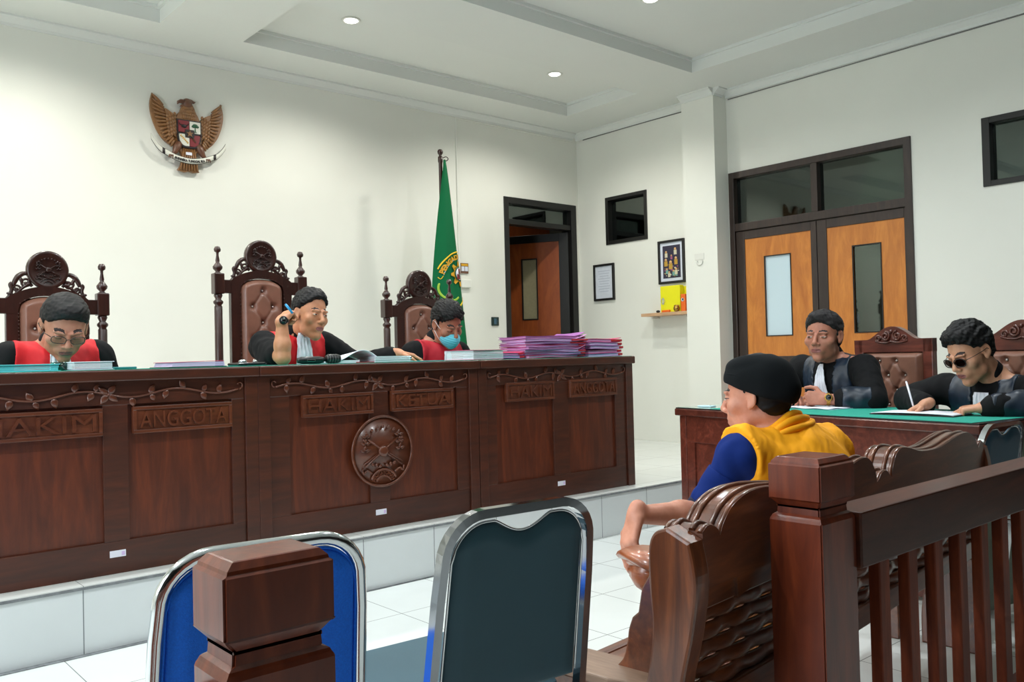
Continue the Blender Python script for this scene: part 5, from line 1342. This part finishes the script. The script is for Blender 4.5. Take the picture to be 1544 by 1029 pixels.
def hair_obj(c,R,s,body,org,mat='hair',vol=.010,line=.078,lineY=.066,seed=1,name='hair',quiff=0,wide=1.0,rough=.003):
    c=npv(*c); F=Field(c-.17*s,c+.17*s,.0035)
    def L(p): return c+R@(npv(p[0]*wide,p[1],p[2])*s)
    W=np.array([wide,1,1])
    F.ell(L((0,-.018,.044)),(np.array([.073,.094,.084])+vol)*W*s,R,k=0)
    F.ell(L((0,-.040,-.010)),np.array([.069,.068,.066])*W*s,R,k=.02)
    F.ell(L((0,-.005,.075)),(np.array([.062,.080,.055])+vol*1.2)*W*s,R,k=.02)
    if quiff: F.ell(L((0,.05,.108)),np.array([.045,.035,.022])*s,R,k=.02)
    # hairline
    F.cut(L((0,lineY,line)),R@unit((0,.74,-.67)),0)
    for q in (-1,1): F.ell(L((q*.085,.045,.015)),np.array([.030,.040,.045])*s,R,k=.006,op='s')
    F.ell(L((0,.105,.030)),np.array([.060,.060,.052])*s,R,k=.006,op='s')
    for q in (-1,1): F.ell(L((q*.082,-.008,-.002)),np.array([.018,.026,.036])*s,R,k=.004,op='s')
    F.cut(L((0,-.08,-.072)),R@unit((0,.15,-1)),0)
    n1=foldnoise(seed,rough,190,dirv=tuple(R[:,1])); n2=foldnoise(seed+5,rough*1.2,70,dirv=tuple(R[:,1]))
    return field_obj(F,name,mat,body,fold=lambda P:n1(P)+n2(P),smooth=1,origin=org)
def torso(F,sp,infl=0,k=.03,fat=1.0):
    N=npv(*sp['N']);P=npv(*sp['P']);SL=npv(*sp['SL']);SR=npv(*sp['SR'])
    up=unit(N-P); lat=unit(SR-SL); lat=unit(lat-up*np.dot(lat,up)); fw=np.cross(up,lat); R=np.stack([lat,fw,up],1)
    m=(SL+SR)/2; w=np.linalg.norm(SR-SL)/2
    F.ell(m-up*.13-fw*-.01,(w*.98,.118*fat,.20),R,k=0,infl=infl)
    F.ell(P+up*.16,(.165*fat,.135*fat,.24),R,k=k,infl=infl)
    F.ell(P+up*.02,(.185*fat,.15,.15),R,k=k,infl=infl)
    for S in (SL,SR):
        F.cap(N-up*.035,S-up*.01,.058,.060,k=k,infl=infl); F.cap(m-up*.05,S-up*.02,.085,.066,k=k,infl=infl)
    return dict(N=N,P=P,SL=SL,SR=SR,up=up,lat=lat,fw=fw,R=R,m=m,w=w)
def sleeves(F,sp,r0=.066,r1=.058,r2=.052,upto=1.0,infl=0,which='LR',k=.02,up0=0):
    for q in which:
        S=npv(*sp['S'+q]);E_=npv(*sp['E'+q]);W=npv(*sp['W'+q])
        F.cap(S,E_,r0,r1,k=k,infl=infl)
        if upto>0: F.cap(E_,E_+(W-E_)*upto,r1,r2,k=k*.7,infl=infl)
def bounds(pts,m):
    a=np.array([p for p in pts],float); return a.min(0)-m,a.max(0)+m
def person(sp):
    """one continuous skin mesh (head, neck, arms, hands, core) with clothes, hair etc as children"""
    hc=npv(*sp['head']); R=frame(*sp['hr']); s=sp.get('hs',1.0); wide=sp.get('wide',1.0)
    N,P=npv(*sp['N']),npv(*sp['P'])
    tips=[sp[k] for k in ('WL','WR','EL','ER','SL','SR')]
    lo,hi=bounds(tips+[sp['N'],sp['P']],.13); top=hc+.17*s; lo=np.minimum(lo,hc-.16*s); hi=np.maximum(hi,top)
    F=Field(lo,hi,sp.get('h',.0033))
    add_head(F,hc,R,s,ears=True,wide=wide)
    base=hc+R@(npv(0,-.028,-.055)*s)
    F.cap(base,N+unit(N-P)*.0,.053*s*wide,.058,k=.02)
    F.cap(N,P,.07,.10,k=.02)
    for q,sd in (('L',-1),('R',1)):
        S,E_,W=npv(*sp['S'+q]),npv(*sp['E'+q]),npv(*sp['W'+q])
        F.cap(N,S,.045,.045,k=.02); F.cap(S,E_,.043,.037,k=.01); F.cap(E_,E_+(W-E_)*.35,.037,.040,k=.012); F.cap(E_+(W-E_)*.3,W,.039,.025,k=.012)
        hnd=sp.get('hand'+q)
        if hnd: add_hand(F,W,hnd[0],hnd[1],sd,**hnd[2])
    org=(P[0],P[1],sp.get('floor',0))
    cl=face_class(hc,R,s,sp.get('lids',.8),wide)
    body=field_obj(F,'person',[sp['skin']]+SK,None,smooth=1,classify=cl,origin=org)
    tag(body,sp['label'],'person')
    if sp.get('hair',1): hair_obj(hc,R,s,body,org,wide=wide,**sp.get('hairk',{}))
    sp.update(org=org,body=body,R=R,hc=hc,s=s,wd=wide)
    return body
def robe(sp,mat='robe',sl=(.070,.066,.064),upL=.92,upR=.92,amp=.004,name='robe',fat=1.0,h=.0055,collar=True,legs=True,seed=3,eR=None):
    pts=[sp[k] for k in ('WL','WR','EL','ER','SL','SR','N','P')]; lo,hi=bounds(pts,.22); lo[2]=min(lo[2],sp['P'][2]-.30)
    F=Field(lo,hi,h); T=torso(F,sp,fat=fat)
    sleeves(F,sp,*sl,upto=upL,which='L'); sleeves(F,dict(sp,ER=eR) if eR else sp,*sl,upto=upR,which='R')
    if collar: F.cap(T['N']-T['up']*.02,T['N']+T['up']*.03+T['fw']*.005,.068,.062,k=.015)
    if collar:
        bs=sp['hc']+sp['R']@(npv(0,-.045,-.075)*sp['s']); F.cap(T['N'],T['N']+(bs-T['N'])*.55,.066,.060,k=.012)
    if eR: F.cap(npv(*sp['SR']),npv(*sp['SR'])+(npv(*sp['ER'])-npv(*sp['SR']))*.72,.064,.056,k=.02)
    if legs:
        # skirt of the robe over the lap
        f=npv(T['fw'][0],T['fw'][1],0); f=unit(f); P=T['P']
        for q in (-1,1): F.cap(P+T['lat']*q*.09,P+T['lat']*q*.12+f*.30-npv(0,0,.02),.10,.085,k=.04)
    sub=sp.get('neckcut')
    hc,R,s=sp['hc'],sp['R'],sp['s']
    # keep the face, neck and chin clear of cloth
    F.ell(hc+R@(npv(0,.012,-.035)*s),np.array([.066,.088,.095])*s,R,k=.006,op='s')
    nz=foldnoise(seed,amp,26,dirv=(0,0,1)); nz2=foldnoise(seed+9,amp*.4,70,dirv=(0,0,1))
    o=field_obj(F,name,mat,sp['body'],fold=lambda P_:nz(P_)+nz2(P_),smooth=2,origin=sp['org'])
    sp['F']=F; sp['T']=T; sp['fold']=(nz,nz2); return o
def panel(sp,mat,name,u=.15,infl=.007,zlow=.16,neck=.055,front_only=False,gap=0,fat=1.0,seed=3,h=.0045,vdeep=.07):
    pts=[sp[k] for k in ('SL','SR','N','P')]; lo,hi=bounds(pts,.20)
    F=Field(lo,hi,h); T=torso(F,sp,infl=infl,fat=fat); sleeves(F,sp,.066+infl,.06,.05,upto=0,infl=0)
    F.f=np.maximum(F.f,F.f)
    m,lat,up,fw=T['m'],T['lat'],T['up'],T['fw']
    F.cut(m+lat*u,unit(lat+up*.12)); F.cut(m-lat*u,unit(-lat+up*.12)); F.cut(T['P']+up*zlow,-up)
    F.cap(T['N']-up*.03+fw*.0,T['N']+up*.14+fw*.02,neck,neck+.02,k=.004,op='s')
    F.cap(T['N']-up*.02+fw*.05,T['N']-up*vdeep+fw*.13,neck*.72,.012,k=.004,op='s')
    if front_only: F.cut(m-fw*.0+up*.0,-fw)
    if gap: 
        for q in np.linspace(.0,.5,18): F.ell(T['N']-up*q+fw*.1,(gap,.14,.03),T['R'],k=.0,op='s')
    hc,R,s=sp['hc'],sp['R'],sp['s']
    F.ell(hc+R@(npv(0,.012,-.035)*s),np.array([.068,.090,.097])*s,R,k=.006,op='s')
    nz,nz2=sp['fold']
    return field_obj(F,name,mat,sp['body'],fold=lambda P_:nz(P_)+nz2(P_),smooth=1,origin=sp['org'])
def bib(sp,top=.0,length=.19,w0=.022,w1=.05,dx=0,lift=.022,mat='white',name='white_neckband',skew=0):
    T=sp['T']; N,up,lat,fw=T['N'],T['up'],T['lat'],T['fw']; F=sp['F']; org=npv(*sp['org']); fh=unit(npv(fw[0],fw[1],0)); Z=npv(0,0,1)
    mb=MB()
    def fn(u,v):
        w=w0+(w1-w0)*v**.8; x=(-1+2*u)*w+dx+skew*v; d=top+length*v
        p=N+lat*x-Z*d+fh*.30; q=F.march(p,-fh,.004,.5)
        if q is None: q=N+lat*x-Z*d+fh*.12
        ple=.0035*math.sin(u*2*PI*4)*(.4+.6*v)
        return Vector(q+fh*(lift+ple)-org)
    mb.grid(fn,40,16); return mb.build(name,mat,sp['body'],solid=.003)
def spectacles(sp,mat='specs',dark=False,fr=1.15,lx=.031,lw=.0235,lh=.0165):
    hc,R,s,wd=sp['hc'],sp['R'],sp['s'],sp['wd']; org=npv(*sp['org'])
    def L(p): return Vector(hc+R@(npv(p[0]*wd,p[1],p[2])*s)-org)
    mb=MB()
    for q in (-1,1):
        P=[]
        for i in range(24):
            a=2*PI*i/24; ex=abs(math.cos(a))**.75*(1 if math.cos(a)>0 else -1); ez=abs(math.sin(a))**.75*(1 if math.sin(a)>0 else -1)
            x=q*lx+lw*ex; P.append(L((x,.104-.35*abs(abs(x)-.01)*.6,.000+lh*ez)))
        mb.tube(P,.0016*s*fr,6,closed=True)
        mb.tube([L((q*(lx+lw),.088,.006)),L((q*.074,.06,.008)),L((q*.0815,.01,.008)),L((q*.083,-.012,.010)),L((q*.081,-.028,-.008))],.0015*s,6)
    mb.tube([L((-.009,.104,.004)),L((0,.109,.007)),L((.009,.104,.004))],.0016*s,6)
    fo=mb.build('spectacles',mat,sp['body'])
    for q in (-1,1):
        mb=MB(); mb.grid(lambda u,v: L((q*lx+lw*.93*(-1+2*u)*math.sqrt(max(0,1-abs(-1+2*v)**2.6*.5)),.1025-.2*abs(q*lx+lw*(-1+2*u))*.9,lh*.93*(-1+2*v)*math.sqrt(max(0,1-abs(-1+2*u)**2.6*.5)))),8,8)
        mb.build('lens','lensd' if dark else 'lensc',fo)
M['lensd']=glass('dark_lens',(58,42,40),.08,1.04)
M['tort']=plain('tortoise_frame',(26,16,14),.35); M['lensc']=glass('clear_lens',(236,236,236),.02,1.22)
def watch(sp,q,t=.0,r=.031,mats=('watch','watch'),face='watch',nrm=None):
    W,E_=npv(*sp['W'+q]),npv(*sp['E'+q]); d=unit(W-E_); c=W-d*t; org=npv(*sp['org'])
    a=unit(npv(*nrm)-d*np.dot(npv(*nrm),d)); b=np.cross(d,a)
    mb=MB(); ringp=[Vector(c+(a*math.cos(2*PI*i/28)+b*math.sin(2*PI*i/28))*r-org) for i in range(28)]
    mb.tube(ringp,.0055,6,closed=True,flat=(1.8,.5),up=tuple(d)) if False else mb.tube(ringp,.0045,8,closed=True)
    mb.tube([p+Vector(d*.006) for p in ringp],.0035,8,closed=True); mb.tube([p-Vector(d*.006) for p in ringp],.0035,8,closed=True)
    w=mb.build('wristwatch',mats[0],sp['body'])
    mb=MB(); mb.lathe([(.0,-.004),(.019,-.004),(.021,.0),(.021,.006),(.018,.009),(.016,.0085),(0,.0085)],Vector(c+a*(r+.001)-org),24,axis=tuple(a)); cs=mb.build('case',mats[1],w)
    mb=MB(); mb.lathe([(0,.0088),(.0145,.0088),(.0145,.0094),(0,.0094)],Vector(c+a*(r+.001)-org),24,axis=tuple(a)); mb.build('dial',face,cs)
def legs(sp,mat='trouser'):
    T=sp.get('T'); P=npv(*sp['P']); f=npv(*sp['face_dir'],0.0); f=unit(f); lat=npv(f[1],-f[0],0); fl=sp.get('floor',0)
    lo=P-npv(.5,.5,0); lo=np.minimum(P,P+f*.6)-.32; hi=np.maximum(P,P+f*.6)+.32; lo[2]=fl-.01; hi[2]=P[2]+.2
    F=Field(lo,hi,.008); kz=fl+sp.get('knee',.48)
    kf=sp.get('kf',.42)
    for q in (-1,1):
        k_=P+lat*q*.13+f*kf; k_[2]=kz-.03; a_=k_+f*sp.get('shin',.06); a_[2]=fl+.10
        F.cap(P+lat*q*.09,k_,.088,.064,k=.03); F.cap(k_,a_,.060,.045,k=.02)
    o=field_obj(F,'trousers',mat,sp['body'],smooth=1,origin=sp['org'])
    for q in (-1,1):
        k_=P+lat*q*.13+f*(kf+sp.get('shin',.06)); c=npv(k_[0],k_[1],fl)+f*.05-npv(*sp['org'])
        Rm=Matrix(((lat[0],f[0],0),(lat[1],f[1],0),(0,0,1)))
        mb=MB(); mb.blob(Vector(c+npv(0,0,.045)),(.045,.125,.043),Rm); mb.blob(Vector(c-f*.06+npv(0,0,.075)),(.042,.05,.06),Rm)
        mb.build('shoe','watch',sp['body'])

# ---- left judge
J1=dict(label='judge in red and black robe and glasses, looking down, at the left desk',head=(.968,3.985,1.236),hr=(184,33,-3),hs=1.04,wide=1.12,
 N=(.960,4.13,1.150),P=(.958,4.29,.76),SR=(.790,4.135,1.115),SL=(1.135,4.135,1.115),ER=(.735,4.13,.94),EL=(1.19,4.13,.94),WR=(.86,4.10,.90),WL=(1.06,4.10,.90),
 handR=((.8,-.6,0),(0,0,-1),dict(curl=(.15,.2,.1))),handL=((-.8,-.6,0),(0,0,-1),dict(curl=(.15,.2,.1))),skin='skin1',lids=.2,floor=DZ,face_dir=(0,-1),knee=.5,
 hairk=dict(seed=2,vol=.007,line=.078,lineY=.070,quiff=1,rough=.0014))
person(J1); robe(J1,fat=1.12,sl=(.070,.066,.045),upL=.0,upR=.0,seed=4); panel(J1,'red','red_panel',u=.165,fat=1.12,zlow=.1); bib(J1,top=-.02,length=.2,w0=.03,w1=.05,skew=-.0); spectacles(J1); legs(J1)
# ---- middle judge
JC=dict(label='judge leaning his cheek on a raised fist, black wristwatch, at the middle desk',head=(2.135,4.035,1.306),hr=(172,6,-6),hs=1.02,wide=.97,
 N=(2.10,4.16,1.195),P=(2.08,4.31,.78),SR=(1.935,4.15,1.160),SL=(2.275,4.16,1.165),ER=(1.895,3.865,1.090),EL=(2.45,4.09,1.045),WR=(1.900,3.875,1.270),WL=(2.585,3.915,1.100),
 handR=((.62,.42,.42),(.55,.25,-.62),dict(curl=(1.25,1.35,.9),thumb=(.8,.3),s=.98)),handL=((.75,-.42,-.18),(-.05,-.1,-1),dict(curl=(.35,.45,.3),spread=.10)),skin='skin2',lids=.38,floor=DZ,face_dir=(0,-1),knee=.5,
 hairk=dict(seed=6,vol=.009,line=.082,lineY=.064,rough=.0026))
person(JC); robe(JC,sl=(.064,.056,.05),upR=.0,upL=.80,seed=8,eR=(1.90,4.02,1.055)); panel(JC,'red','red_panel',u=.145,zlow=.1); bib(JC,top=-.02,length=.22,w0=.03,w1=.052); watch(JC,'R',t=.004,r=.030,face='screen',nrm=(-.25,-1,.1)); legs(JC)
mb=MB(); mb.tube([(0,0,0),(.0,0,.0)],.001) if False else None
a=Vector((1.948,3.858,1.303)); b=Vector((1.915,3.866,1.348)); 
t=thing('ballpoint_pen','light blue pen sticking up from the middle judge\'s fist','pen',a)
d=(b-a); MB().tube([Vector((0,0,0)),d*.92],.0058,10).build('barrel','penblue',t); MB().tube([d*.92,d],.0046,8).tube([d*.45+Vector((0,-.0075,0)),d*.93+Vector((0,-.0075,0)),d*.97],.0016,5).build('clip_cap','penblue',t)
# ---- right judge
JR=dict(label='judge in crimson robe and light blue face mask, looking down, at the right desk',head=(3.065,4.115,1.266),hr=(182,28,4),hs=1.04,wide=1.0,
 N=(3.045,4.215,1.160),P=(3.05,4.36,.78),SR=(2.885,4.20,1.110),SL=(3.205,4.20,1.110),ER=(2.85,4.16,.94),EL=(3.27,4.16,.94),WR=(2.97,4.14,.90),WL=(3.14,4.14,.90),
 handR=((.8,-.5,0),(0,0,-1),dict(curl=(.2,.2,.1))),handL=((-.8,-.5,0),(0,0,-1),dict(curl=(.2,.2,.1))),skin='skin3',lids=.2,floor=DZ,face_dir=(0,-1),knee=.5,
 hairk=dict(seed=12,vol=.012,line=.072,lineY=.074,rough=.003))
person(JR); robe(JR,sl=(.066,.062,.045),upL=0,upR=0,seed=14); panel(JR,'crimson','crimson_panel',u=.148,zlow=.1,vdeep=.1); bib(JR,top=.05,length=.18,w0=.02,w1=.035)
def face_mask(sp):
    hc,R,s=sp['hc'],sp['R'],sp['s']; org=npv(*sp['org'])
    F=Field(hc-.16*s,hc+.16*s,.0028); L=lambda p: hc+R@(npv(*p)*s)
    F.ell(L((0,.050,-.058)),np.array([.058,.066,.050])*s,R,k=0); F.ell(L((0,.092,-.050)),np.array([.022,.030,.032])*s,R,k=.02); F.ell(L((0,.080,-.085)),np.array([.030,.022,.026])*s,R,k=.02)
    F.cut(L((0,.02,-.05)),R@unit((0,-1,.15)),0); F.cut(L((0,.1,-.014)),R@unit((0,-.12,1)),0)
    zz=R[:,2]
    def pl(P): return .0012*np.sin(((P-hc)@zz)*2*PI/.013)
    m=field_obj(F,'face_mask','mask',sp['body'],fold=pl,smooth=1,origin=sp['org'])
    mb=MB()
    for q in (-1,1):
        for z0,z1 in ((-.022,.022),(-.085,-.022)):
            P=[L((q*.050,.052,z0)),L((q*.068,.022,(z0+z1)/2)),L((q*.0795,-.010,z1))]; mb.tube([Vector(p-org) for p in P],.0016,6)
        mb.tube([Vector(L(p)-org) for p in ((q*.0795,-.010,.022),(q*.080,-.028,.020),(q*.079,-.030,-.005),(q*.0795,-.010,-.022))],.0016,6)
    mb.build('ear_loops','white',m)
face_mask(JR); legs(JR)
# ---- prosecutor, left
P1=dict(label='man in black and navy robe with gold watch, hands clasped, at the green-topped desk',head=(4.33,2.432,1.134),hr=(264,4,-2),hs=1.06,wide=1.12,h=.0032,
 N=(4.42,2.440,1.015),P=(4.58,2.43,.58),SR=(4.44,2.625,.965),SL=(4.42,2.255,.965),ER=(4.36,2.76,.80),EL=(4.30,2.150,.80),WR=(4.24,2.60,.802),WL=(4.18,2.345,.806),
 handR=((-.35,-.75,.1),(-.2,.2,-.9),dict(curl=(.9,1.1,.7),thumb=(.8,.3))),handL=((-.42,.88,.10),(.85,.42,-.3),dict(curl=(1.15,1.25,.8),thumb=(.9,.1),s=1.05)),skin='skin4',lids=.38,floor=0,face_dir=(-1,-.1),knee=.46,kf=.38,
 hairk=dict(seed=22,vol=.006,line=.074,lineY=.066,mat='hairg',quiff=1,rough=.0022))
person(P1); robe(P1,sl=(.074,.068,.056),upL=.62,upR=.8,seed=24,fat=1.1,legs=False); panel(P1,'satin','satin_lapels',u=.135,infl=.006,zlow=.1,fat=1.1,gap=.062,vdeep=.12); bib(P1,top=.028,length=.19,w0=.012,w1=.045)
watch(P1,'L',t=.012,r=.031,mats=('gold','gold'),face='screen',nrm=(-.9,-.25,.3)); legs(P1)
def cuff(sp,q,a,b,r0,r1,mat,name='satin_cuff'):
    E_,W=npv(*sp['E'+q]),npv(*sp['W'+q]); p0=E_+(W-E_)*a; p1=E_+(W-E_)*b; lo,hi=bounds([p0,p1],.10)
    F=Field(lo,hi,.005); F.cap(p0,p1,r0,r1,k=0); d=unit(W-E_); F.cut(p1,d); F.cut(p0,-d)
    nz=foldnoise(5,.004,60); return field_obj(F,name,mat,sp['body'],fold=nz,smooth=2,origin=sp['org'])
cuff(P1,'L',.05,.66,.074,.062,'satin')
# ---- prosecutor, right
P2=dict(label='young man in black and navy robe and glasses, bent over and writing in a notebook',head=(4.12,1.603,1.034),hr=(292,26,4),hs=1.06,wide=1.0,h=.0032,
 N=(4.24,1.555,.915),P=(4.44,1.54,.56),SR=(4.27,1.775,.870),SL=(4.22,1.385,.862),ER=(4.20,1.925,.815),EL=(4.10,1.295,.815),WR=(4.02,1.765,.802),WL=(3.98,1.500,.797),
 handR=((-.45,.35,-.25),(-.2,-.35,-.9),dict(curls=[(.8,.9,.3),(.9,1.0,.5),(1.1,1.2,.7),(1.2,1.2,.7)],thumb=(.9,.3))),handL=((-.25,.92,-.10),(.15,-.05,-1),dict(curls=[(.45,.35,.2),(.9,.7,.4),(1.0,.9,.5),(1.1,.9,.6)],thumb=(.5,.2),spread=.07)),skin='skin5',lids=.2,floor=0,face_dir=(-1,-.1),knee=.46,kf=.36,
 hairk=dict(seed=32,vol=.010,line=.082,lineY=.072,rough=.003,quiff=1))
person(P2); robe(P2,sl=(.070,.062,.052),upL=.86,upR=.84,seed=34,legs=False); panel(P2,'satin','satin_lapels',u=.15,infl=.006,zlow=.1,gap=.06,vdeep=.1); bib(P2,top=.06,length=.15,w0=.03,w1=.045); spectacles(P2,mat='tort',dark=True,fr=1.5,lw=.025,lh=.0185); legs(P2)
cuff(P2,'L',.1,.88,.068,.056,'satin')
d=Vector((.03,.045,.12)).normalized()*.15
t=thing('ballpoint_pen','white pen in the writing man\'s hand','pen',(3.955,1.785,.7725)); MB().tube([Vector((0,0,.0)),d*.06],.0012,6).build('tip','chrome',t); MB().tube([d*.06,d*.97],.0045,8).build('barrel','white',t); MB().tube([d*.97,d],.0035,8).build('push_button','white',t)
# ---- defendant
DF=dict(label='seated man in orange vest, navy sleeves and black cap, seen from behind on the bench',head=(2.352,1.555,.920),hr=(-14,6,0),hs=1.0,wide=1.0,h=.003,
 N=(2.400,1.490,.800),P=(2.47,1.385,.47),SL=(2.220,1.530,.765),SR=(2.570,1.445,.755),EL=(2.165,1.635,.575),ER=(2.66,1.60,.56),WL=(1.900,1.665,.603),WR=(2.52,1.78,.52),
 handL=((-.42,-.05,-.80),(.70,-.25,-.55),dict(curls=[(.35,.35,.2),(.45,.45,.25),(.5,.5,.3),(.55,.5,.3)],thumb=(.3,.5),spread=.03)),handR=((-.3,.9,-.2),(0,0,-1),dict(curl=(.3,.3,.2))),skin='skin6',lids=.8,floor=0,face_dir=(-.15,1),knee=.46,kf=.42,
 hairk=dict(seed=42,vol=.003,line=.05,lineY=.045,rough=.001))
person(DF)
# navy polo with short sleeves
def polo(sp):
    pts=[sp[k] for k in ('EL','ER','SL','SR','N','P')]; lo,hi=bounds(pts,.2); F=Field(lo,hi,.005); T=torso(F,sp,fat=.98); sp['T']=T
    for q in 'LR':
        S,E_=T['S'+q],npv(*sp['E'+q]); F.cap(S,S+(E_-S)*.78,.055,.051,k=.02); 
    d=unit(npv(*sp['EL'])-T['SL']); 
    hc,R,s=sp['hc'],sp['R'],sp['s']
    F.cap(T['N'],T['N']+T['up']*.03,.062,.060,k=.01)
    F.ell(hc+R@(npv(0,.012,-.035)*s),np.array([.066,.088,.095])*s,R,k=.006,op='s')
    nz=foldnoise(50,.0045,34,dirv=(.3,.2,.9)); sp['F']=F; sp['fold']=(nz,foldnoise(51,.0015,90))
    # flat hems
    o=field_obj(F,'navy_polo_shirt','navy',sp['body'],fold=nz,smooth=2,origin=sp['org'])
    for q in 'LR':
        S,E_=T['S'+q],npv(*sp['E'+q]); p0=S+(E_-S)*.80; p1=S+(E_-S)*1.0; lo,hi=bounds([p0,p1],.1); G=Field(lo,hi,.004); G.cap(S,E_+(E_-S)*.6,.057,.0545,k=0); dd=unit(E_-S); G.cut(S+(E_-S)*1.02,dd); G.cut(S+(E_-S)*.86,-dd)
        G.cap(S+(E_-S)*1.02,E_+(E_-S)*.8,.046,.046,k=0,op='s')
        field_obj(G,'sleeve_hem','navyd',o,smooth=1,origin=sp['org'])
        G=Field(lo-.05,hi+.02,.004); G.cap(S+(E_-S)*.3,E_+(E_-S)*.6,.0565,.0540,k=0); G.cut(S+(E_-S)*.87,dd); G.cut(S+(E_-S)*.35,-dd); field_obj(G,'sleeve','navy',o,smooth=1,origin=sp['org'],fold=foldnoise(52,.003,50))
polo(DF); panel(DF,'orange','orange_vest',u=.185,infl=.013,zlow=-.02,fat=.98,neck=.058,vdeep=.14,h=.0045)
def collar(sp):
    T=sp['T']; N,up,lat,fw=T['N'],T['up'],T['lat'],T['fw']; org=npv(*sp['org']); mb=MB()
    for k,(rr,zz,r) in enumerate(((.066,.050,.016),(.080,.034,.017),(.092,.014,.014))):
        P=[]
        for i in range(29):
            a=-PI*.5+PI*1.62*(i/28-.5)
            P.append(Vector(N+lat*rr*1.08*math.cos(a)+fw*(rr*math.sin(a)+.006)+up*(zz+.012*(1+math.sin(a))*-1+.006*math.sin(a*3+k))-org))
        mb.tube(P,[r*(.45+.55*math.sin(PI*min(1,max(0,i/28)))**.5) for i in range(29)],8,flat=(1,.75))
    return mb.build('rolled_collar','orange',sp['body'])
collar(DF)
def skullcap(sp):
    hc,R,s=sp['hc'],sp['R'],sp['s']; F=Field(hc-.17*s,hc+.19*s,.0032); L=lambda p: hc+R@(npv(*p)*s)
    F.ell(L((0,-.020,.062)),np.array([.088,.108,.078])*s,R,k=0); F.ell(L((0,-.040,.020)),np.array([.086,.104,.085])*s,R,k=.02); F.ell(L((0,.0,.105)),np.array([.070,.075,.030])*s,R,k=.015)
    F.cut(L((0,-.02,.014)),R@unit((0,.42,-.92)),0); F.cut(L((0,0,.134)),R@unit((0,.1,1)),0)
    F.ell(L((0,-.005,.150)),np.array([.055,.068,.022])*s,R,k=.012,op='s')
    nz=foldnoise(61,.003,32)
    c=field_obj(F,'black_cap','cap',sp['body'],fold=nz,smooth=2,origin=sp['org'])
    mb=MB(); org=npv(*sp['org']); P=[]
    for i in range(40):
        a=2*PI*i/40; P.append(Vector(L((.0855*math.cos(a),-.022+.1065*math.sin(a),.060+.006*math.sin(a*2+1)+.035*math.sin(a)))-org))
    mb.tube(P,.0025,6,closed=True); mb.build('stitched_seam','cap',c)
skullcap(DF); legs(DF)
# ================================================================== CAMERA, LIGHT
def camera():
    F,yaw,pit,rol=CAL
    cam=bpy.data.cameras.new('camera'); o=bpy.data.objects.new('camera',cam); COL.objects.link(o)
    cam.sensor_width=36; cam.sensor_fit='HORIZONTAL'; cam.lens=F*36/1544; cam.clip_start=.05
    f=Vector((math.sin(yaw)*math.cos(pit),math.cos(yaw)*math.cos(pit),math.sin(pit)))
    r=Vector((math.cos(yaw),-math.sin(yaw),0)); u=r.cross(f)
    r2=r*math.cos(rol)+u*math.sin(rol); u2=-r*math.sin(rol)+u*math.cos(rol)
    R=Matrix((r2,u2,-f)).transposed()
    o.matrix_world=Matrix.Translation((0,0,1.065))@R.to_4x4()
    bpy.context.scene.camera=o
camera()
def lamp(kind,name,loc,energy,col=(1,1,1),**k):
    l=bpy.data.lights.new(name,kind); l.energy=energy; l.color=col
    for a,b in k.items(): setattr(l,a,b)
    o=bpy.data.objects.new(name,l); COL.objects.link(o); o.location=loc; return o
warm=(1.0,.97,.90); cool=(.93,.98,1.0)
for x,y in ((3.085,5.16),(5.00,5.14),(1.15,5.16),(-.8,5.16)):
    lamp('SPOT','downlight_beam',(x,y,3.385),95,warm,spot_size=math.radians(150),spot_blend=.6,shadow_soft_size=.05)
for x in (-1.4,.55,2.5,4.46):
    for y in (3.66,1.75):
        lamp('SPOT','downlight_beam',(x,y,3.385),105,cool,spot_size=math.radians(155),spot_blend=.7,shadow_soft_size=.06)
o=lamp('AREA','window_daylight',(X0+.05,2.1,1.8),85,(.86,.92,1.0),shape='RECTANGLE',size=1.6,size_y=1.3); o.rotation_euler=(0,math.radians(-90),0)
lamp('AREA','corridor_fill',(6.6,7.6,3.2),5,warm,size=.5)  # unseen fill added to brighten the open door leaf
lamp('AREA','lobby_fill',(7.6,4.4,3.3),26,cool,size=.6)  # unseen fill added to light the space behind the double door
w=bpy.data.worlds.new('world'); bpy.context.scene.world=w; w.use_nodes=True
w.node_tree.nodes['Background'].inputs[0].default_value=(.6,.7,.8,1); w.node_tree.nodes['Background'].inputs[1].default_value=.05
vs=bpy.context.scene.view_settings; vs.view_transform='Standard'; vs.look='None'; vs.exposure=EXPOSURE; vs.gamma=1; vs.use_curve_mapping=False
